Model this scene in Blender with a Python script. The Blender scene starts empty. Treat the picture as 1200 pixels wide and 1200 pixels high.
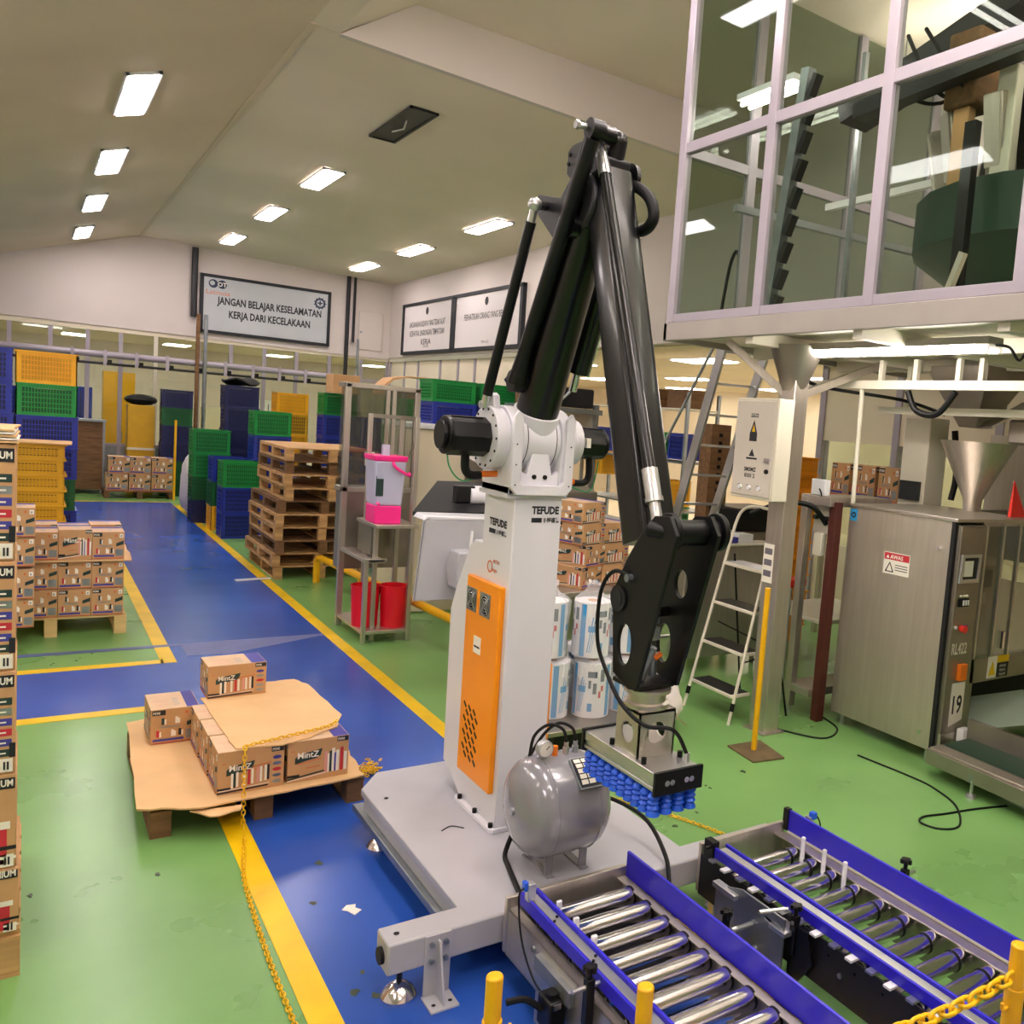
import bpy, bmesh, math, random
from mathutils import Vector, Matrix
from mathutils.geometry import tessellate_polygon
random.seed(7)
S = bpy.context.scene
COL = S.collection
R = math.radians

# ------------------------------------------------------------------ camera
def make_camera():
    y, p, r = R(36.98), R(5.11), R(4.57)
    f = Vector((math.sin(y)*math.cos(p), math.cos(y)*math.cos(p), -math.sin(p)))
    rt = Vector((math.cos(y), -math.sin(y), 0)); up = rt.cross(f)
    rt2 = rt*math.cos(r) + up*math.sin(r); up2 = up*math.cos(r) - rt*math.sin(r)
    cd = bpy.data.cameras.new('camera'); co = bpy.data.objects.new('camera', cd); COL.objects.link(co)
    M = Matrix((rt2, up2, -f)).transposed().to_4x4(); M.translation = (0, 0, 2.4)
    co.matrix_world = M
    cd.sensor_fit = 'HORIZONTAL'; cd.sensor_width = 36; cd.lens = 1031/1200*36
    cd.shift_x = -200/1200; cd.shift_y = -3/1200; cd.clip_start = .05; cd.clip_end = 200
    S.camera = co
make_camera()
# ------------------------------------------------------------------ world and exposure
W = bpy.data.worlds.new('world'); S.world = W; W.use_nodes = True
W.node_tree.nodes['Background'].inputs[0].default_value = (.75, .78, .85, 1)
W.node_tree.nodes['Background'].inputs[1].default_value = .25
S.view_settings.view_transform = 'Standard'; S.view_settings.look = 'None'
S.view_settings.gamma = 1; S.view_settings.use_curve_mapping = False
S.view_settings.exposure = 0.8
S.cycles.max_bounces = 9; S.cycles.diffuse_bounces = 5; S.cycles.glossy_bounces = 3; S.cycles.transparent_max_bounces = 12
PANEL_POWER = 24.0      # emission strength of the ceiling panels
ROOM_POWER = 12.0        # emission strength of the panels in the rooms behind
TUBE_POWER = 26.0

# ------------------------------------------------------------------ materials
def lin(c):
    if isinstance(c, str):
        c = c.lstrip('#'); c = [int(c[i:i+2], 16)/255 for i in (0, 2, 4)]
    return tuple((x/12.92 if x <= .04045 else ((x+.055)/1.055)**2.4) for x in c) + (1.,)
MATS = {}
def mat(name, col, rough=.5, metal=0., var=0., scale=6., bump=0., bscale=40., emit=0., coat=0., stretch=None, spec=.5, alpha=None, trans=0., roughvar=0., var2=None):
    if name in MATS: return MATS[name]
    m = bpy.data.materials.new(name); m.use_nodes = True; MATS[name] = m
    nt = m.node_tree; b = nt.nodes['Principled BSDF']
    c = lin(col); b.inputs['Base Color'].default_value = c
    b.inputs['Roughness'].default_value = rough; b.inputs['Metallic'].default_value = metal
    b.inputs['Specular IOR Level'].default_value = spec
    b.inputs['Coat Weight'].default_value = coat; b.inputs['Coat Roughness'].default_value = .12
    b.inputs['Transmission Weight'].default_value = trans
    if emit: b.inputs['Emission Color'].default_value = c; b.inputs['Emission Strength'].default_value = emit
    if alpha is not None: b.inputs['Alpha'].default_value = alpha
    if var or bump or roughvar:
        tc = nt.nodes.new('ShaderNodeTexCoord'); mp = nt.nodes.new('ShaderNodeMapping')
        nt.links.new(tc.outputs['Object'], mp.inputs[0])
        if stretch: mp.inputs['Scale'].default_value = stretch
        n = nt.nodes.new('ShaderNodeTexNoise'); n.inputs['Scale'].default_value = scale; n.inputs['Detail'].default_value = 5
        nt.links.new(mp.outputs[0], n.inputs['Vector'])
        if var:
            rp = nt.nodes.new('ShaderNodeValToRGB'); rp.color_ramp.elements[0].position = .3; rp.color_ramp.elements[1].position = .7
            lo = lin(var2) if var2 else tuple(x*(1-var) for x in c[:3]) + (1,)
            hi = tuple(min(1, x*(1+var*.6)) for x in c[:3]) + (1,)
            rp.color_ramp.elements[0].color = lo; rp.color_ramp.elements[1].color = hi
            nt.links.new(n.outputs['Fac'], rp.inputs[0]); nt.links.new(rp.outputs[0], b.inputs['Base Color'])
        if roughvar:
            mr = nt.nodes.new('ShaderNodeMapRange'); mr.inputs['To Min'].default_value = max(.02, rough-roughvar); mr.inputs['To Max'].default_value = rough+roughvar
            nt.links.new(n.outputs['Fac'], mr.inputs[0]); nt.links.new(mr.outputs[0], b.inputs['Roughness'])
        if bump:
            n2 = nt.nodes.new('ShaderNodeTexNoise'); n2.inputs['Scale'].default_value = bscale; n2.inputs['Detail'].default_value = 3
            nt.links.new(mp.outputs[0], n2.inputs['Vector'])
            bp = nt.nodes.new('ShaderNodeBump'); bp.inputs['Strength'].default_value = bump; bp.inputs['Distance'].default_value = .01
            nt.links.new(n2.outputs['Fac'], bp.inputs['Height']); nt.links.new(bp.outputs[0], b.inputs['Normal'])
    return m
def glass(name, tint, gloss=.12, rough=.02, clear=.9):
    if name in MATS: return MATS[name]
    m = bpy.data.materials.new(name); m.use_nodes = True; MATS[name] = m
    nt = m.node_tree; nt.nodes.remove(nt.nodes['Principled BSDF']); out = nt.nodes['Material Output']
    t = nt.nodes.new('ShaderNodeBsdfTransparent'); t.inputs[0].default_value = tuple(x*clear for x in lin(tint)[:3]) + (1,)
    g = nt.nodes.new('ShaderNodeBsdfGlossy'); g.inputs['Roughness'].default_value = rough; g.inputs[0].default_value = (.9, .95, .95, 1)
    lw = nt.nodes.new('ShaderNodeLayerWeight'); lw.inputs[0].default_value = .5
    fr = nt.nodes.new('ShaderNodeMath'); fr.operation = 'POWER'; fr.inputs[1].default_value = 4.; nt.links.new(lw.outputs['Facing'], fr.inputs[0])
    ad = nt.nodes.new('ShaderNodeMath'); ad.operation = 'MULTIPLY_ADD'; ad.inputs[1].default_value = .28; ad.inputs[2].default_value = .01+gloss
    mx = nt.nodes.new('ShaderNodeMixShader')
    nt.links.new(fr.outputs[0], ad.inputs[0]); nt.links.new(ad.outputs[0], mx.inputs[0])
    nt.links.new(t.outputs[0], mx.inputs[1]); nt.links.new(g.outputs[0], mx.inputs[2]); nt.links.new(mx.outputs[0], out.inputs[0])
    return m
def film(name, col, a):
    """thin milky plastic: part transparent, part diffuse gloss"""
    return mat(name, col, .25, alpha=a)

M_green = mat('floor_green_epoxy', '#76a65e', .28, var=.2, scale=.9, roughvar=.03, bump=.01, bscale=5)
M_blue = mat('floor_blue_epoxy', '#2a55b2', .24, var=.22, scale=.8, roughvar=.03, bump=.01, bscale=5)
M_yel = mat('floor_yellow_paint', '#eec40c', .35, var=.18, scale=3)
M_joint = mat('floor_joint_filler', '#56609a', .4, var=.2, scale=5)
M_stain = mat('floor_stain', '#3d4a35', .4, var=.4, scale=6)
M_wall = mat('wall_white_paint', '#d6cbc5', .6, var=.05, scale=.6)
M_ceil = mat('ceiling_board', '#e8dac9', .7, var=.06, scale=.5)
M_ceil2 = mat('ceiling_board_brown', '#dccab4', .7, var=.08, scale=.5)
M_cream = mat('cream_panel', '#e2d6bd', .5, var=.05, scale=1)
M_annexceil = mat('low_ceiling_board', '#cfc6a8', .6, var=.06, scale=1)
M_lamp = mat('lamp_diffuser', '#fff2f2', .5, emit=PANEL_POWER)
M_lampr = mat('lamp_diffuser_rooms', '#fff3e6', .5, emit=ROOM_POWER)
M_tube = mat('fluorescent_tube', '#fff3ea', .5, emit=TUBE_POWER)
M_ss = mat('stainless_steel', '#c9c1b7', .34, .85, var=.08, scale=3, stretch=(10, 10, 1), roughvar=.08)
M_ssd = mat('stainless_dark', '#a1998f', .38, .85, var=.15, scale=3, roughvar=.1)
M_ssb = mat('stainless_brushed_cabinet', '#c6bdb0', .42, .75, var=.08, scale=2.2, stretch=(1, 14, 1), roughvar=.12)
M_galv = mat('galvanised_steel', '#9aa0a4', .45, .9, var=.15, scale=8)
M_alu = mat('aluminium', '#cfd0d2', .3, .9, var=.05, scale=9)
M_chrome = mat('chrome', '#e6e2e8', .16, 1.)
M_white = mat('robot_white_paint', '#dedde4', .35, var=.03, scale=2, coat=.2)
M_whitep = mat('white_plastic', '#e9e9ec', .4)
M_orange = mat('orange_paint', '#ff9800', .35, var=.04, scale=3)
M_black = mat('black_metal', '#08080a', .42, .1, coat=.1, spec=.35)
M_blackg = mat('black_gloss_tube', '#060608', .28, .0, coat=.25, spec=.4)
M_rubber = mat('black_rubber', '#070708', .55, spec=.3)
M_dgrey = mat('dark_grey_metal', '#2a2a2d', .42, .4)
M_grey = mat('grey_machine_paint', '#b4b4bb', .4, var=.06, scale=3, coat=.15)
M_tank = mat('tank_grey_gloss', '#8b8a92', .2, .1, coat=.6)
M_guide = mat('guide_blue_plastic', '#2b20c8', .35)
M_cup = mat('suction_blue_rubber', '#1557d6', .4)
M_card = mat('cardboard', '#c79a6b', .75, var=.1, scale=5, bump=.05, bscale=60)
M_cardl = mat('cardboard_light', '#deb683', .75, var=.08, scale=4, bump=.06, bscale=30)
M_cardt = mat('carton_top', '#d9b996', .7, var=.08, scale=6)
M_ink = mat('print_black', '#191b22', .6)
M_inkg = mat('print_dark_green', '#1c3733', .6)
M_inkb = mat('print_blue', '#3f3d97', .6)
M_inkw = mat('print_white', '#efe9dd', .6)
M_inkr = mat('print_red', '#c22a38', .6)
M_inkp = mat('print_pink', '#d99a92', .6)
M_inko = mat('print_orange', '#d06a33', .6)
M_inkc = mat('print_cyan', '#2f96d2', .5)
M_wood = mat('pallet_wood', '#c49a66', .75, var=.3, scale=3, stretch=(1, 6, 6), bump=.1, bscale=30)
M_woodp = mat('pallet_wood_pale', '#d8ba80', .7, var=.15, scale=3, stretch=(1, 6, 6), bump=.08, bscale=30)
M_woodd = mat('pallet_wood_dark', '#7a5838', .8, var=.35, scale=4, stretch=(1, 6, 6), bump=.12, bscale=30)
M_cb = mat('crate_blue', '#1c2f96', .4, var=.1, scale=4)
M_cnavy = mat('crate_navy', '#141b52', .45, var=.15, scale=4)
M_cg = mat('crate_green', '#0f8a3c', .4, var=.1, scale=4)
M_cgd = mat('crate_dark_green', '#0b5a2c', .45, var=.12, scale=4)
M_cy = mat('crate_yellow', '#e9a915', .4, var=.1, scale=4)
M_cyd = mat('crate_mustard', '#cf9f12', .45, var=.1, scale=4)
M_co = mat('crate_orange', '#f39a13', .4, var=.06, scale=4)
M_red = mat('red_plastic', '#e01226', .35)
M_pink = mat('pink_plastic', '#ff2f92', .35)
M_clear = film('clear_plastic', '#dfe3ff', .55)
M_yp = mat('yellow_safety_paint', '#f2b50b', .4, var=.08, scale=5)
M_chain = mat('yellow_plastic_chain', '#f0bd10', .4)
M_creamp = mat('cream_enamel', '#ddd7c6', .4, var=.03, scale=3)
M_cham = mat('cabinet_beige_enamel', '#cfc7bb', .4, var=.04, scale=3)
M_brown = mat('brown_oxide_paint', '#52211a', .5, var=.2, scale=4)
M_glass = glass('window_glass', '#eaf0ea', .0, .02, .96)
M_glassg = glass('partition_glass', '#e4ede5', .02)
M_acryl = glass('acrylic_guard', '#eef0ec', .1, .06)
M_bag = mat('white_woven_sack', '#e6dedb', .7, var=.06, scale=8, bump=.3, bscale=12)
M_plasticwrap = film('wrap_plastic', '#f3f2f6', .6)
M_gdark = mat('dark_green_paint', '#22402f', .45)
M_frame = mat('mezzanine_frame_paint', '#a8a0ab', .4, .2, var=.05, scale=2)
M_beamc = mat('mezzanine_beam', '#a8a19a', .45, .2, var=.1, scale=2)
M_sign = mat('sign_board_grey', '#b9bcc0', .35, var=.1, scale=.8)
M_signw = mat('sign_board_white', '#d9d2d0', .4)
M_screen = mat('screen_dark', '#22262b', .15)
M_redlamp = mat('red_plate', '#f2352c', .4)
M_copper = mat('brass_fitting', '#c3a15a', .3, .9)
M_greenw = mat('green_wire', '#3c9a5c', .45)
M_cableor = mat('connector_orange', '#f07818', .4)

# ------------------------------------------------------------------ mesh builder
_txt = {}
def text_geo(s, bold=.0):
    k = (s, bold)
    if k not in _txt:
        c = bpy.data.curves.new('t', 'FONT'); c.body = s; c.size = 1; c.resolution_u = 2; c.offset = bold
        o = bpy.data.objects.new('t', c); COL.objects.link(o)
        bpy.context.view_layer.update()
        me = bpy.data.meshes.new_from_object(o.evaluated_get(bpy.context.evaluated_depsgraph_get()))
        vs = [(v.co.x, v.co.y) for v in me.vertices]; fs = [tuple(p.vertices) for p in me.polygons]
        bpy.data.objects.remove(o); bpy.data.curves.remove(c); bpy.data.meshes.remove(me)
        _txt[k] = (vs, fs)
    return _txt[k]
class MB:
    def __init__(s): s.v = []; s.f = []; s.m = []
    def add(s, vs, fs, mi=0):
        o = len(s.v); s.v += [Vector(v) for v in vs]; s.f += [tuple(i+o for i in f) for f in fs]; s.m += [mi]*len(fs); return s
    def box(s, x0, y0, z0, x1, y1, z1, mi=0):
        vs = [(x, y, z) for x in (x0, x1) for y in (y0, y1) for z in (z0, z1)]
        return s.add(vs, [(0, 1, 3, 2), (4, 6, 7, 5), (0, 4, 5, 1), (2, 3, 7, 6), (0, 2, 6, 4), (1, 5, 7, 3)], mi)
    def bar(s, p0, p1, w, h, up=(0, 0, 1), mi=0):
        p0, p1 = Vector(p0), Vector(p1); d = (p1-p0).normalized(); u = Vector(up)
        if abs(d.dot(u)) > .98: u = Vector((0, 1, 0))
        a = d.cross(u).normalized()*w/2; b = a.cross(d).normalized()*h/2
        vs = [p+sx*a+sy*b for p in (p0, p1) for sx, sy in ((-1, -1), (1, -1), (1, 1), (-1, 1))]
        return s.add(vs, [(0, 1, 2, 3), (7, 6, 5, 4), (0, 4, 5, 1), (1, 5, 6, 2), (2, 6, 7, 3), (3, 7, 4, 0)], mi)
    def cyl(s, p0, p1, r, r2=None, n=16, mi=0, cap=True):
        p0, p1 = Vector(p0), Vector(p1); r2 = r if r2 is None else r2; d = (p1-p0).normalized()
        a = d.orthogonal().normalized(); b = d.cross(a)
        vs = []
        for p, q in ((p0, r), (p1, r2)):
            vs += [p + (a*math.cos(t)+b*math.sin(t))*q for t in [2*math.pi*i/n for i in range(n)]]
        fs = [(i, (i+1) % n, n+(i+1) % n, n+i) for i in range(n)]
        if cap: fs += [tuple(range(n))[::-1], tuple(range(n, 2*n))]
        return s.add(vs, fs, mi)
    def tube(s, pts, r, n=8, mi=0, closed=False):
        pts = [Vector(p) for p in pts]; k = len(pts); vs = []; prev = None
        for i, p in enumerate(pts):
            if closed: d = pts[(i+1) % k]-pts[i-1]
            else: d = pts[min(i+1, k-1)]-pts[max(i-1, 0)]
            d.normalize()
            a = d.orthogonal().normalized() if prev is None else (prev - d*prev.dot(d)).normalized()
            prev = a; b = d.cross(a)
            vs += [p+(a*math.cos(2*math.pi*j/n)+b*math.sin(2*math.pi*j/n))*r for j in range(n)]
        fs = []
        for i in range(k if closed else k-1):
            i2 = (i+1) % k
            fs += [(i*n+j, i*n+(j+1) % n, i2*n+(j+1) % n, i2*n+j) for j in range(n)]
        if not closed: fs += [tuple(range(n))[::-1], tuple(range((k-1)*n, k*n))]
        return s.add(vs, fs, mi)
    def lathe(s, prof, o, axis=(0, 0, 1), n=20, mi=0):
        o = Vector(o); d = Vector(axis).normalized(); a = d.orthogonal().normalized(); b = d.cross(a); vs = []
        for r, h in prof: vs += [o+d*h+(a*math.cos(2*math.pi*j/n)+b*math.sin(2*math.pi*j/n))*max(r, 1e-4) for j in range(n)]
        k = len(prof)
        fs = [(i*n+j, i*n+(j+1) % n, (i+1)*n+(j+1) % n, (i+1)*n+j) for i in range(k-1) for j in range(n)]
        fs += [tuple(range(n))[::-1], tuple(range((k-1)*n, k*n))]
        return s.add(vs, fs, mi)
    def ball(s, c, r, n=12, mi=0, sc=(1, 1, 1)):
        c = Vector(c); vs = []; m = n//2
        for i in range(m+1):
            t = math.pi*i/m
            for j in range(n):
                q = 2*math.pi*j/n
                vs.append(c+Vector((r*sc[0]*math.sin(t)*math.cos(q), r*sc[1]*math.sin(t)*math.sin(q), r*sc[2]*math.cos(t))))
        fs = [(i*n+j, i*n+(j+1) % n, (i+1)*n+(j+1) % n, (i+1)*n+j) for i in range(m) for j in range(n)]
        return s.add(vs, fs, mi)
    def prism(s, outer, ax, a0, a1, holes=(), mi=0):
        """outline in the plane across axis ax (X: (y,z), Y: (x,z), Z: (x,y)) drawn out from a0 to a1"""
        def P(q, a): return {'X': (a, q[0], q[1]), 'Y': (q[0], a, q[1]), 'Z': (q[0], q[1], a)}[ax]
        loops = [list(outer)]+[list(h) for h in holes]
        flat = [q for l in loops for q in l]; k = len(flat)
        tris = tessellate_polygon([[Vector((q[0], q[1], 0)) for q in l] for l in loops])
        vs = [P(q, a0) for q in flat]+[P(q, a1) for q in flat]
        fs = [tuple(t) for t in tris]+[tuple(i+k for i in t)[::-1] for t in tris]; o = 0
        for l in loops:
            n = len(l); fs += [(o+i, o+(i+1) % n, k+o+(i+1) % n, k+o+i) for i in range(n)]; o += n
        return s.add(vs, fs, mi)
    def quad(s, a, b, c, d, mi=0): return s.add([a, b, c, d], [(0, 1, 2, 3)], mi)
    def text(s, t, o, xd, yd, size, mi=0, align='c', bold=0., wx=1., off=0.):
        vs, fs = text_geo(t, bold)
        if not vs: return s
        xs = [q[0] for q in vs]; x0, x1 = min(xs), max(xs)
        ox = {'c': (x0+x1)/2, 'l': x0, 'r': x1}[align]
        o, xd, yd = Vector(o), Vector(xd).normalized(), Vector(yd).normalized(); nd = xd.cross(yd)*off
        return s.add([o+nd+xd*((q[0]-ox)*size*wx)+yd*(q[1]*size) for q in vs], fs, mi)
    def mesh(s, name, mats, smooth=True, angle=35):
        me = bpy.data.meshes.new(name)
        me.from_pydata([tuple(v) for v in s.v], [], s.f)
        for m in (mats if isinstance(mats, (list, tuple)) else [mats]): me.materials.append(m)
        me.polygons.foreach_set('material_index', s.m)
        bm = bmesh.new(); bm.from_mesh(me); bmesh.ops.recalc_face_normals(bm, faces=bm.faces); bm.to_mesh(me); bm.free()
        if smooth:
            me.polygons.foreach_set('use_smooth', [True]*len(me.polygons)); me.set_sharp_from_angle(angle=R(angle))
        me.update(); return me
    def build(s, name, mats, parent=None, bevel=0., seg=2, smooth=True, angle=35):
        if parent is not None:
            o = wloc(parent); s.v = [v-o for v in s.v]
        me = s.mesh(name, mats, smooth, angle)
        ob = bpy.data.objects.new(name, me); COL.objects.link(ob)
        if parent is not None: ob.parent = parent
        if bevel:
            b = ob.modifiers.new('bevel', 'BEVEL'); b.width = bevel; b.segments = seg; b.limit_method = 'ANGLE'; b.angle_limit = R(40)
        return ob
def wloc(o):
    v = Vector(o.location)
    while o.parent is not None: o = o.parent; v += Vector(o.location)
    return v
def tag(o, label, cat, group=None):
    o['label'] = label; o['category'] = cat
    if group: o['group'] = group
    return o
def thing(name, label, cat, loc=(0, 0, 0), group=None):
    o = bpy.data.objects.new(name, None); COL.objects.link(o); o.location = loc; o.empty_display_size = .1
    return tag(o, label, cat, group)
def struct(o): o['kind'] = 'structure'; return o
def lab(o, t): o['label'] = t; return o
def kids(o): return [c for c in bpy.data.objects if c.parent == o]
_kids = {}
def dup(root, loc, label, rz=0., group=None, level=0):
    """copy of a thing with copies of its parts and sub-parts"""
    if root.name not in _kids: _kids[root.name] = kids(root)
    c = root.copy(); COL.objects.link(c)
    if level == 0:
        c.location = loc; c.rotation_euler = (0, 0, rz); c['label'] = label
        if group: c['group'] = group
    for k in _kids[root.name]:
        d = dup(k, None, None, level=level+1); d.parent = c
    return c
def circ(cx, cy, rx, ry=None, n=20): 
    ry = rx if ry is None else ry
    return [(cx+rx*math.cos(2*math.pi*i/n), cy+ry*math.sin(2*math.pi*i/n)) for i in range(n)]
def smoothpath(pts, k=6):
    P = [Vector(p) for p in pts]; out = []
    for i in range(len(P)-1):
        a, b, c, d = P[max(i-1, 0)], P[i], P[i+1], P[min(i+2, len(P)-1)]
        for j in range(k):
            t = j/k
            out.append(.5*((2*b)+(c-a)*t+(2*a-5*b+4*c-d)*t*t+(3*b-a-3*c+d)*t**3))
    return out+[P[-1]]
ORD = ['lowest', 'second from the bottom', 'third from the bottom', 'fourth from the bottom', 'fifth from the bottom', 'sixth from the bottom', 'seventh from the bottom', 'eighth from the bottom', 'ninth from the bottom', 'tenth from the bottom']
def ordn(i, n): return 'topmost' if i == n-1 else ORD[i]

# ================================================================== THE SETTING
RIDX, RIDZ, GR = 2.06, 5.83, .332
def lz(x): return RIDZ-GR*(RIDX-x)
# floor
struct(MB().box(-4.2, -4.2, -.2, 20, 36, 0).build('floor', M_green, smooth=False))
FL = bpy.data.objects['floor']
def sheet(name, x0, y0, x1, y1, h, m): return MB().box(x0, y0, -.002, x1, y1, h).build(name, m, FL, smooth=False)
sheet('blue_aisle', 1.02, -4, 2.5, 21.6, .002, M_blue)
sheet('blue_cross_aisle', -4, 7.5, 1.05, 8.75, .0021, M_blue)
sheet('blue_far_aisle', -4, 17.9, 1.05, 21.6, .0021, M_blue)
YW_ = .12
sheet('yellow_line', 2.5, -4, 2.5+YW_, 21, .004, M_yel)
sheet('yellow_line', .98, 8.72, .98+YW_, 17.8, .004, M_yel)
sheet('yellow_line', .9, -4, 1.02, 7.4, .004, M_yel)
sheet('yellow_line', -4, 8.72, 1.0, 8.72+YW_, .004, M_yel)
sheet('yellow_line', -4, 7.42, .92, 7.54, .004, M_yel)
sheet('yellow_line', -4, 17.75, 1.05, 17.87, .004, M_yel)
sheet('yellow_line', -4, 21.5, 2.5, 21.6, .004, M_yel)
sheet('floor_joint', -4, 9.28, 2.5, 9.36, .0045, M_joint)
MB().prism([(1.2, 8.9), (1.55, 8.86), (2.45, 9.28), (1.2, 9.28)], 'Z', -.002, .0042).build('worn_patch', M_joint, FL)
rr = random.Random(3)
for k in range(26):
    x, y = rr.choice([(rr.uniform(0, .85), rr.uniform(3, 7)), (rr.uniform(1.1, 1.5), rr.uniform(3, 5)), (rr.uniform(2.9, 4.4), rr.uniform(3, 5)), (rr.uniform(0, .9), rr.uniform(8.9, 9.5))])
    r0 = rr.uniform(.006, .018)
    MB().prism([(x+r0*rr.uniform(.5, 1.4)*math.cos(t), y+r0*rr.uniform(.5, 2.2)*math.sin(t)) for t in [2*math.pi*i/9 for i in range(9)]], 'Z', -.001, .0032).build('scuff', M_stain, FL)

# ceiling: left slope, flat middle, raised bay near the camera
ce = MB()
prof_far = [(-4.2, lz(-4.2)), (RIDX, RIDZ), (8, 5.62)]
def ceil_strip(pr, y0, y1):
    m = MB(); up = [(x, z+.15) for x, z in pr][::-1]
    return m.prism(pr+up, 'Y', y0, y1)
struct(ceil_strip([(RIDX, RIDZ), (8, 5.62)], 8.96, 24.2).build('ceiling', M_ceil, smooth=False))
struct(ceil_strip([(-4.2, lz(-4.2)), (RIDX, RIDZ)], -4.2, 24.2).build('ceiling', M_ceil2, smooth=False))
struct(ceil_strip([(RIDX, RIDZ), (2.31, 5.82), (3.0, 6.3), (8, 6.3)], -4.2, 8.95).build('ceiling', M_ceil, smooth=False))
# bulkhead between flat ceiling and raised bay
struct(MB().prism([(2.31, 5.8), (8, 5.62), (8, 6.45), (3.2, 6.45)], 'Y', 8.9, 8.98).build('trim_1', M_wall, smooth=False))
# walls
struct(MB().box(-4.2, 24.2, 0, 17.5, 33, .004).build('floor_far_room', M_cream, smooth=False))
struct(MB().box(9.2, -4.2, 0, 17.5, 24.2, .004).build('floor_side_room', M_cream, smooth=False))
struct(MB().prism([(-4.2, 3.75), (7.8, 3.65), (7.8, 5.9), (RIDX, 6.0), (-4.2, lz(-4.2)+.1)], 'Y', 24, 24.2).build('wall_back', M_wall, smooth=False))
struct(MB().box(7.8, -4.2, 3.7, 8.0, 24.2, 6.5).build('wall_right', M_wall, smooth=False))
struct(MB().box(-4.4, -4.2, 0, -4.2, 36, 4.2).build('wall_left', M_wall, smooth=False))
struct(MB().box(-4.4, -4.4, 0, 20, -4.2, 6.5).build('wall_front', M_wall, smooth=False))
struct(MB().box(-4.4, 33, 0, 20, 33.2, 4).build('wall_far_room', M_wall, smooth=False))
struct(MB().box(17.5, -4.4, 0, 17.7, 33.2, 4).build('wall_side_room', M_cream, smooth=False))
struct(MB().box(-4.4, 24.2, 3.75, 17.7, 33.2, 3.9).build('ceiling_far_room', M_annexceil, smooth=False))
struct(MB().box(8.0, -4.4, 3.68, 17.7, 24.2, 3.83).build('ceiling_side_room', M_annexceil, smooth=False))
struct(MB().box(RIDX-.03, 8.9, RIDZ-.02, RIDX+.03, 24, RIDZ+.01).build('trim_2', M_ceil2, smooth=False))

# ceiling panel lights -----------------------------------------------------
def panel_light(x, y, z, label, lit=True, sl=0., wx=.26, wy=1.38, grp='ceiling panel lights'):
    t = thing('ceiling_light', label, 'ceiling light', (x, y, z), grp)
    fr = MB()
    a, b = wx/2+.03, wy/2+.03
    for (x0, y0, x1, y1) in ((-a, -b, a, -b+.03), (-a, b-.03, a, b), (-a, -b, -a+.03, b), (a-.03, -b, a, b)):
        fr.box(x+x0, y+y0, z-.02, x+x1, y+y1, z+.01)
    fr.build('frame', M_whitep if lit else M_dgrey, t)
    if lit: MB().box(x-wx/2, y-wy/2, z-.03, x+wx/2, y+wy/2, z-.004).build('diffuser', M_lamp, t, smooth=False)
    else:
        MB().box(x-wx/2, y-wy/2, z-.01, x+wx/2, y+wy/2, z-.004).build('back_plate', M_dgrey, t, smooth=False)
        MB().tube([(x-.05, y-.3, z-.02), (x+.02, y, z-.04), (x-.02, y+.3, z-.015)], .01, 6).build('loose_wire', M_alu, t)
    t.rotation_euler = (0, sl, 0)
    return t
N = ['nearest', 'second', 'third', 'farthest']
SL = -math.atan(GR)
for k, y in enumerate((11.2, 14.75, 18.3, 22.05)):
    panel_light(.89, y, lz(.89)-.012, f'bright panel light on the left ceiling slope, {N[k]} of its row', sl=SL, wy=1.58)
for k, y in enumerate((14.5, 18.0, 21.75)):
    panel_light(3.57, y, 5.765, f'bright panel light in the middle ceiling row, {["nearest", "second", "farthest"][k]} of the row')
for k, y in enumerate((14.8, 18.4, 21.8)):
    panel_light(6.42, y, 5.66, f'bright panel light in the right ceiling row by the white signs, {["nearest", "second", "farthest"][k]}')
panel_light(3.58, 10.93, 5.765, 'unlit dark light fitting with a loose wire in the ceiling', lit=False, wx=.27, wy=1.44)
for k, (x, y, z, sl) in enumerate([(1.0, 6.4, lz(1.0)-.012, SL), (1.0, 3.2, lz(1.0)-.012, SL), (1.0, .6, lz(1.0)-.012, SL), (3.5, 6.2, 6.29, 0), (3.5, 2.6, 6.29, 0), (3.5, -1, 6.29, 0), (-2, 6, lz(-2)-.012, SL), (-2, 11, lz(-2)-.012, SL), (-2, 1, lz(-2)-.012, SL), ]):  # unseen panels added beyond the frame to brighten the hall
    panel_light(x, y, z, 'bright panel light on the ceiling beyond the edge of the picture', sl=sl, grp='ceiling lights out of view')
def room_light(x, y, z, label, grp, wx=.6, wy=1.2):
    t = thing('room_light', label, 'ceiling light', (x, y, z), grp)
    MB().box(x-wx/2-.04, y-wy/2-.04, z-.015, x+wx/2+.04, y+wy/2+.04, z+.01).build('frame', M_whitep, t, smooth=False)
    MB().box(x-wx/2, y-wy/2, z-.03, x+wx/2, y+wy/2, z-.015).build('diffuser', M_lampr, t, smooth=False)
for x in (9.7, 13.0, 16):
    for y in (5.0, 8.8, 12.6, 17.4, 21.6): room_light(x, y, 3.68, 'lit panel on the low yellowish ceiling of the side room', 'side room ceiling lights')
for x in (-1, 1.1, 3.6, 6.4, 9.4, 13):
    for y in (26, 30.5): room_light(x, y, 3.75, 'lit panel on the ceiling of the room behind the glass partition', 'far room ceiling lights')

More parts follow.
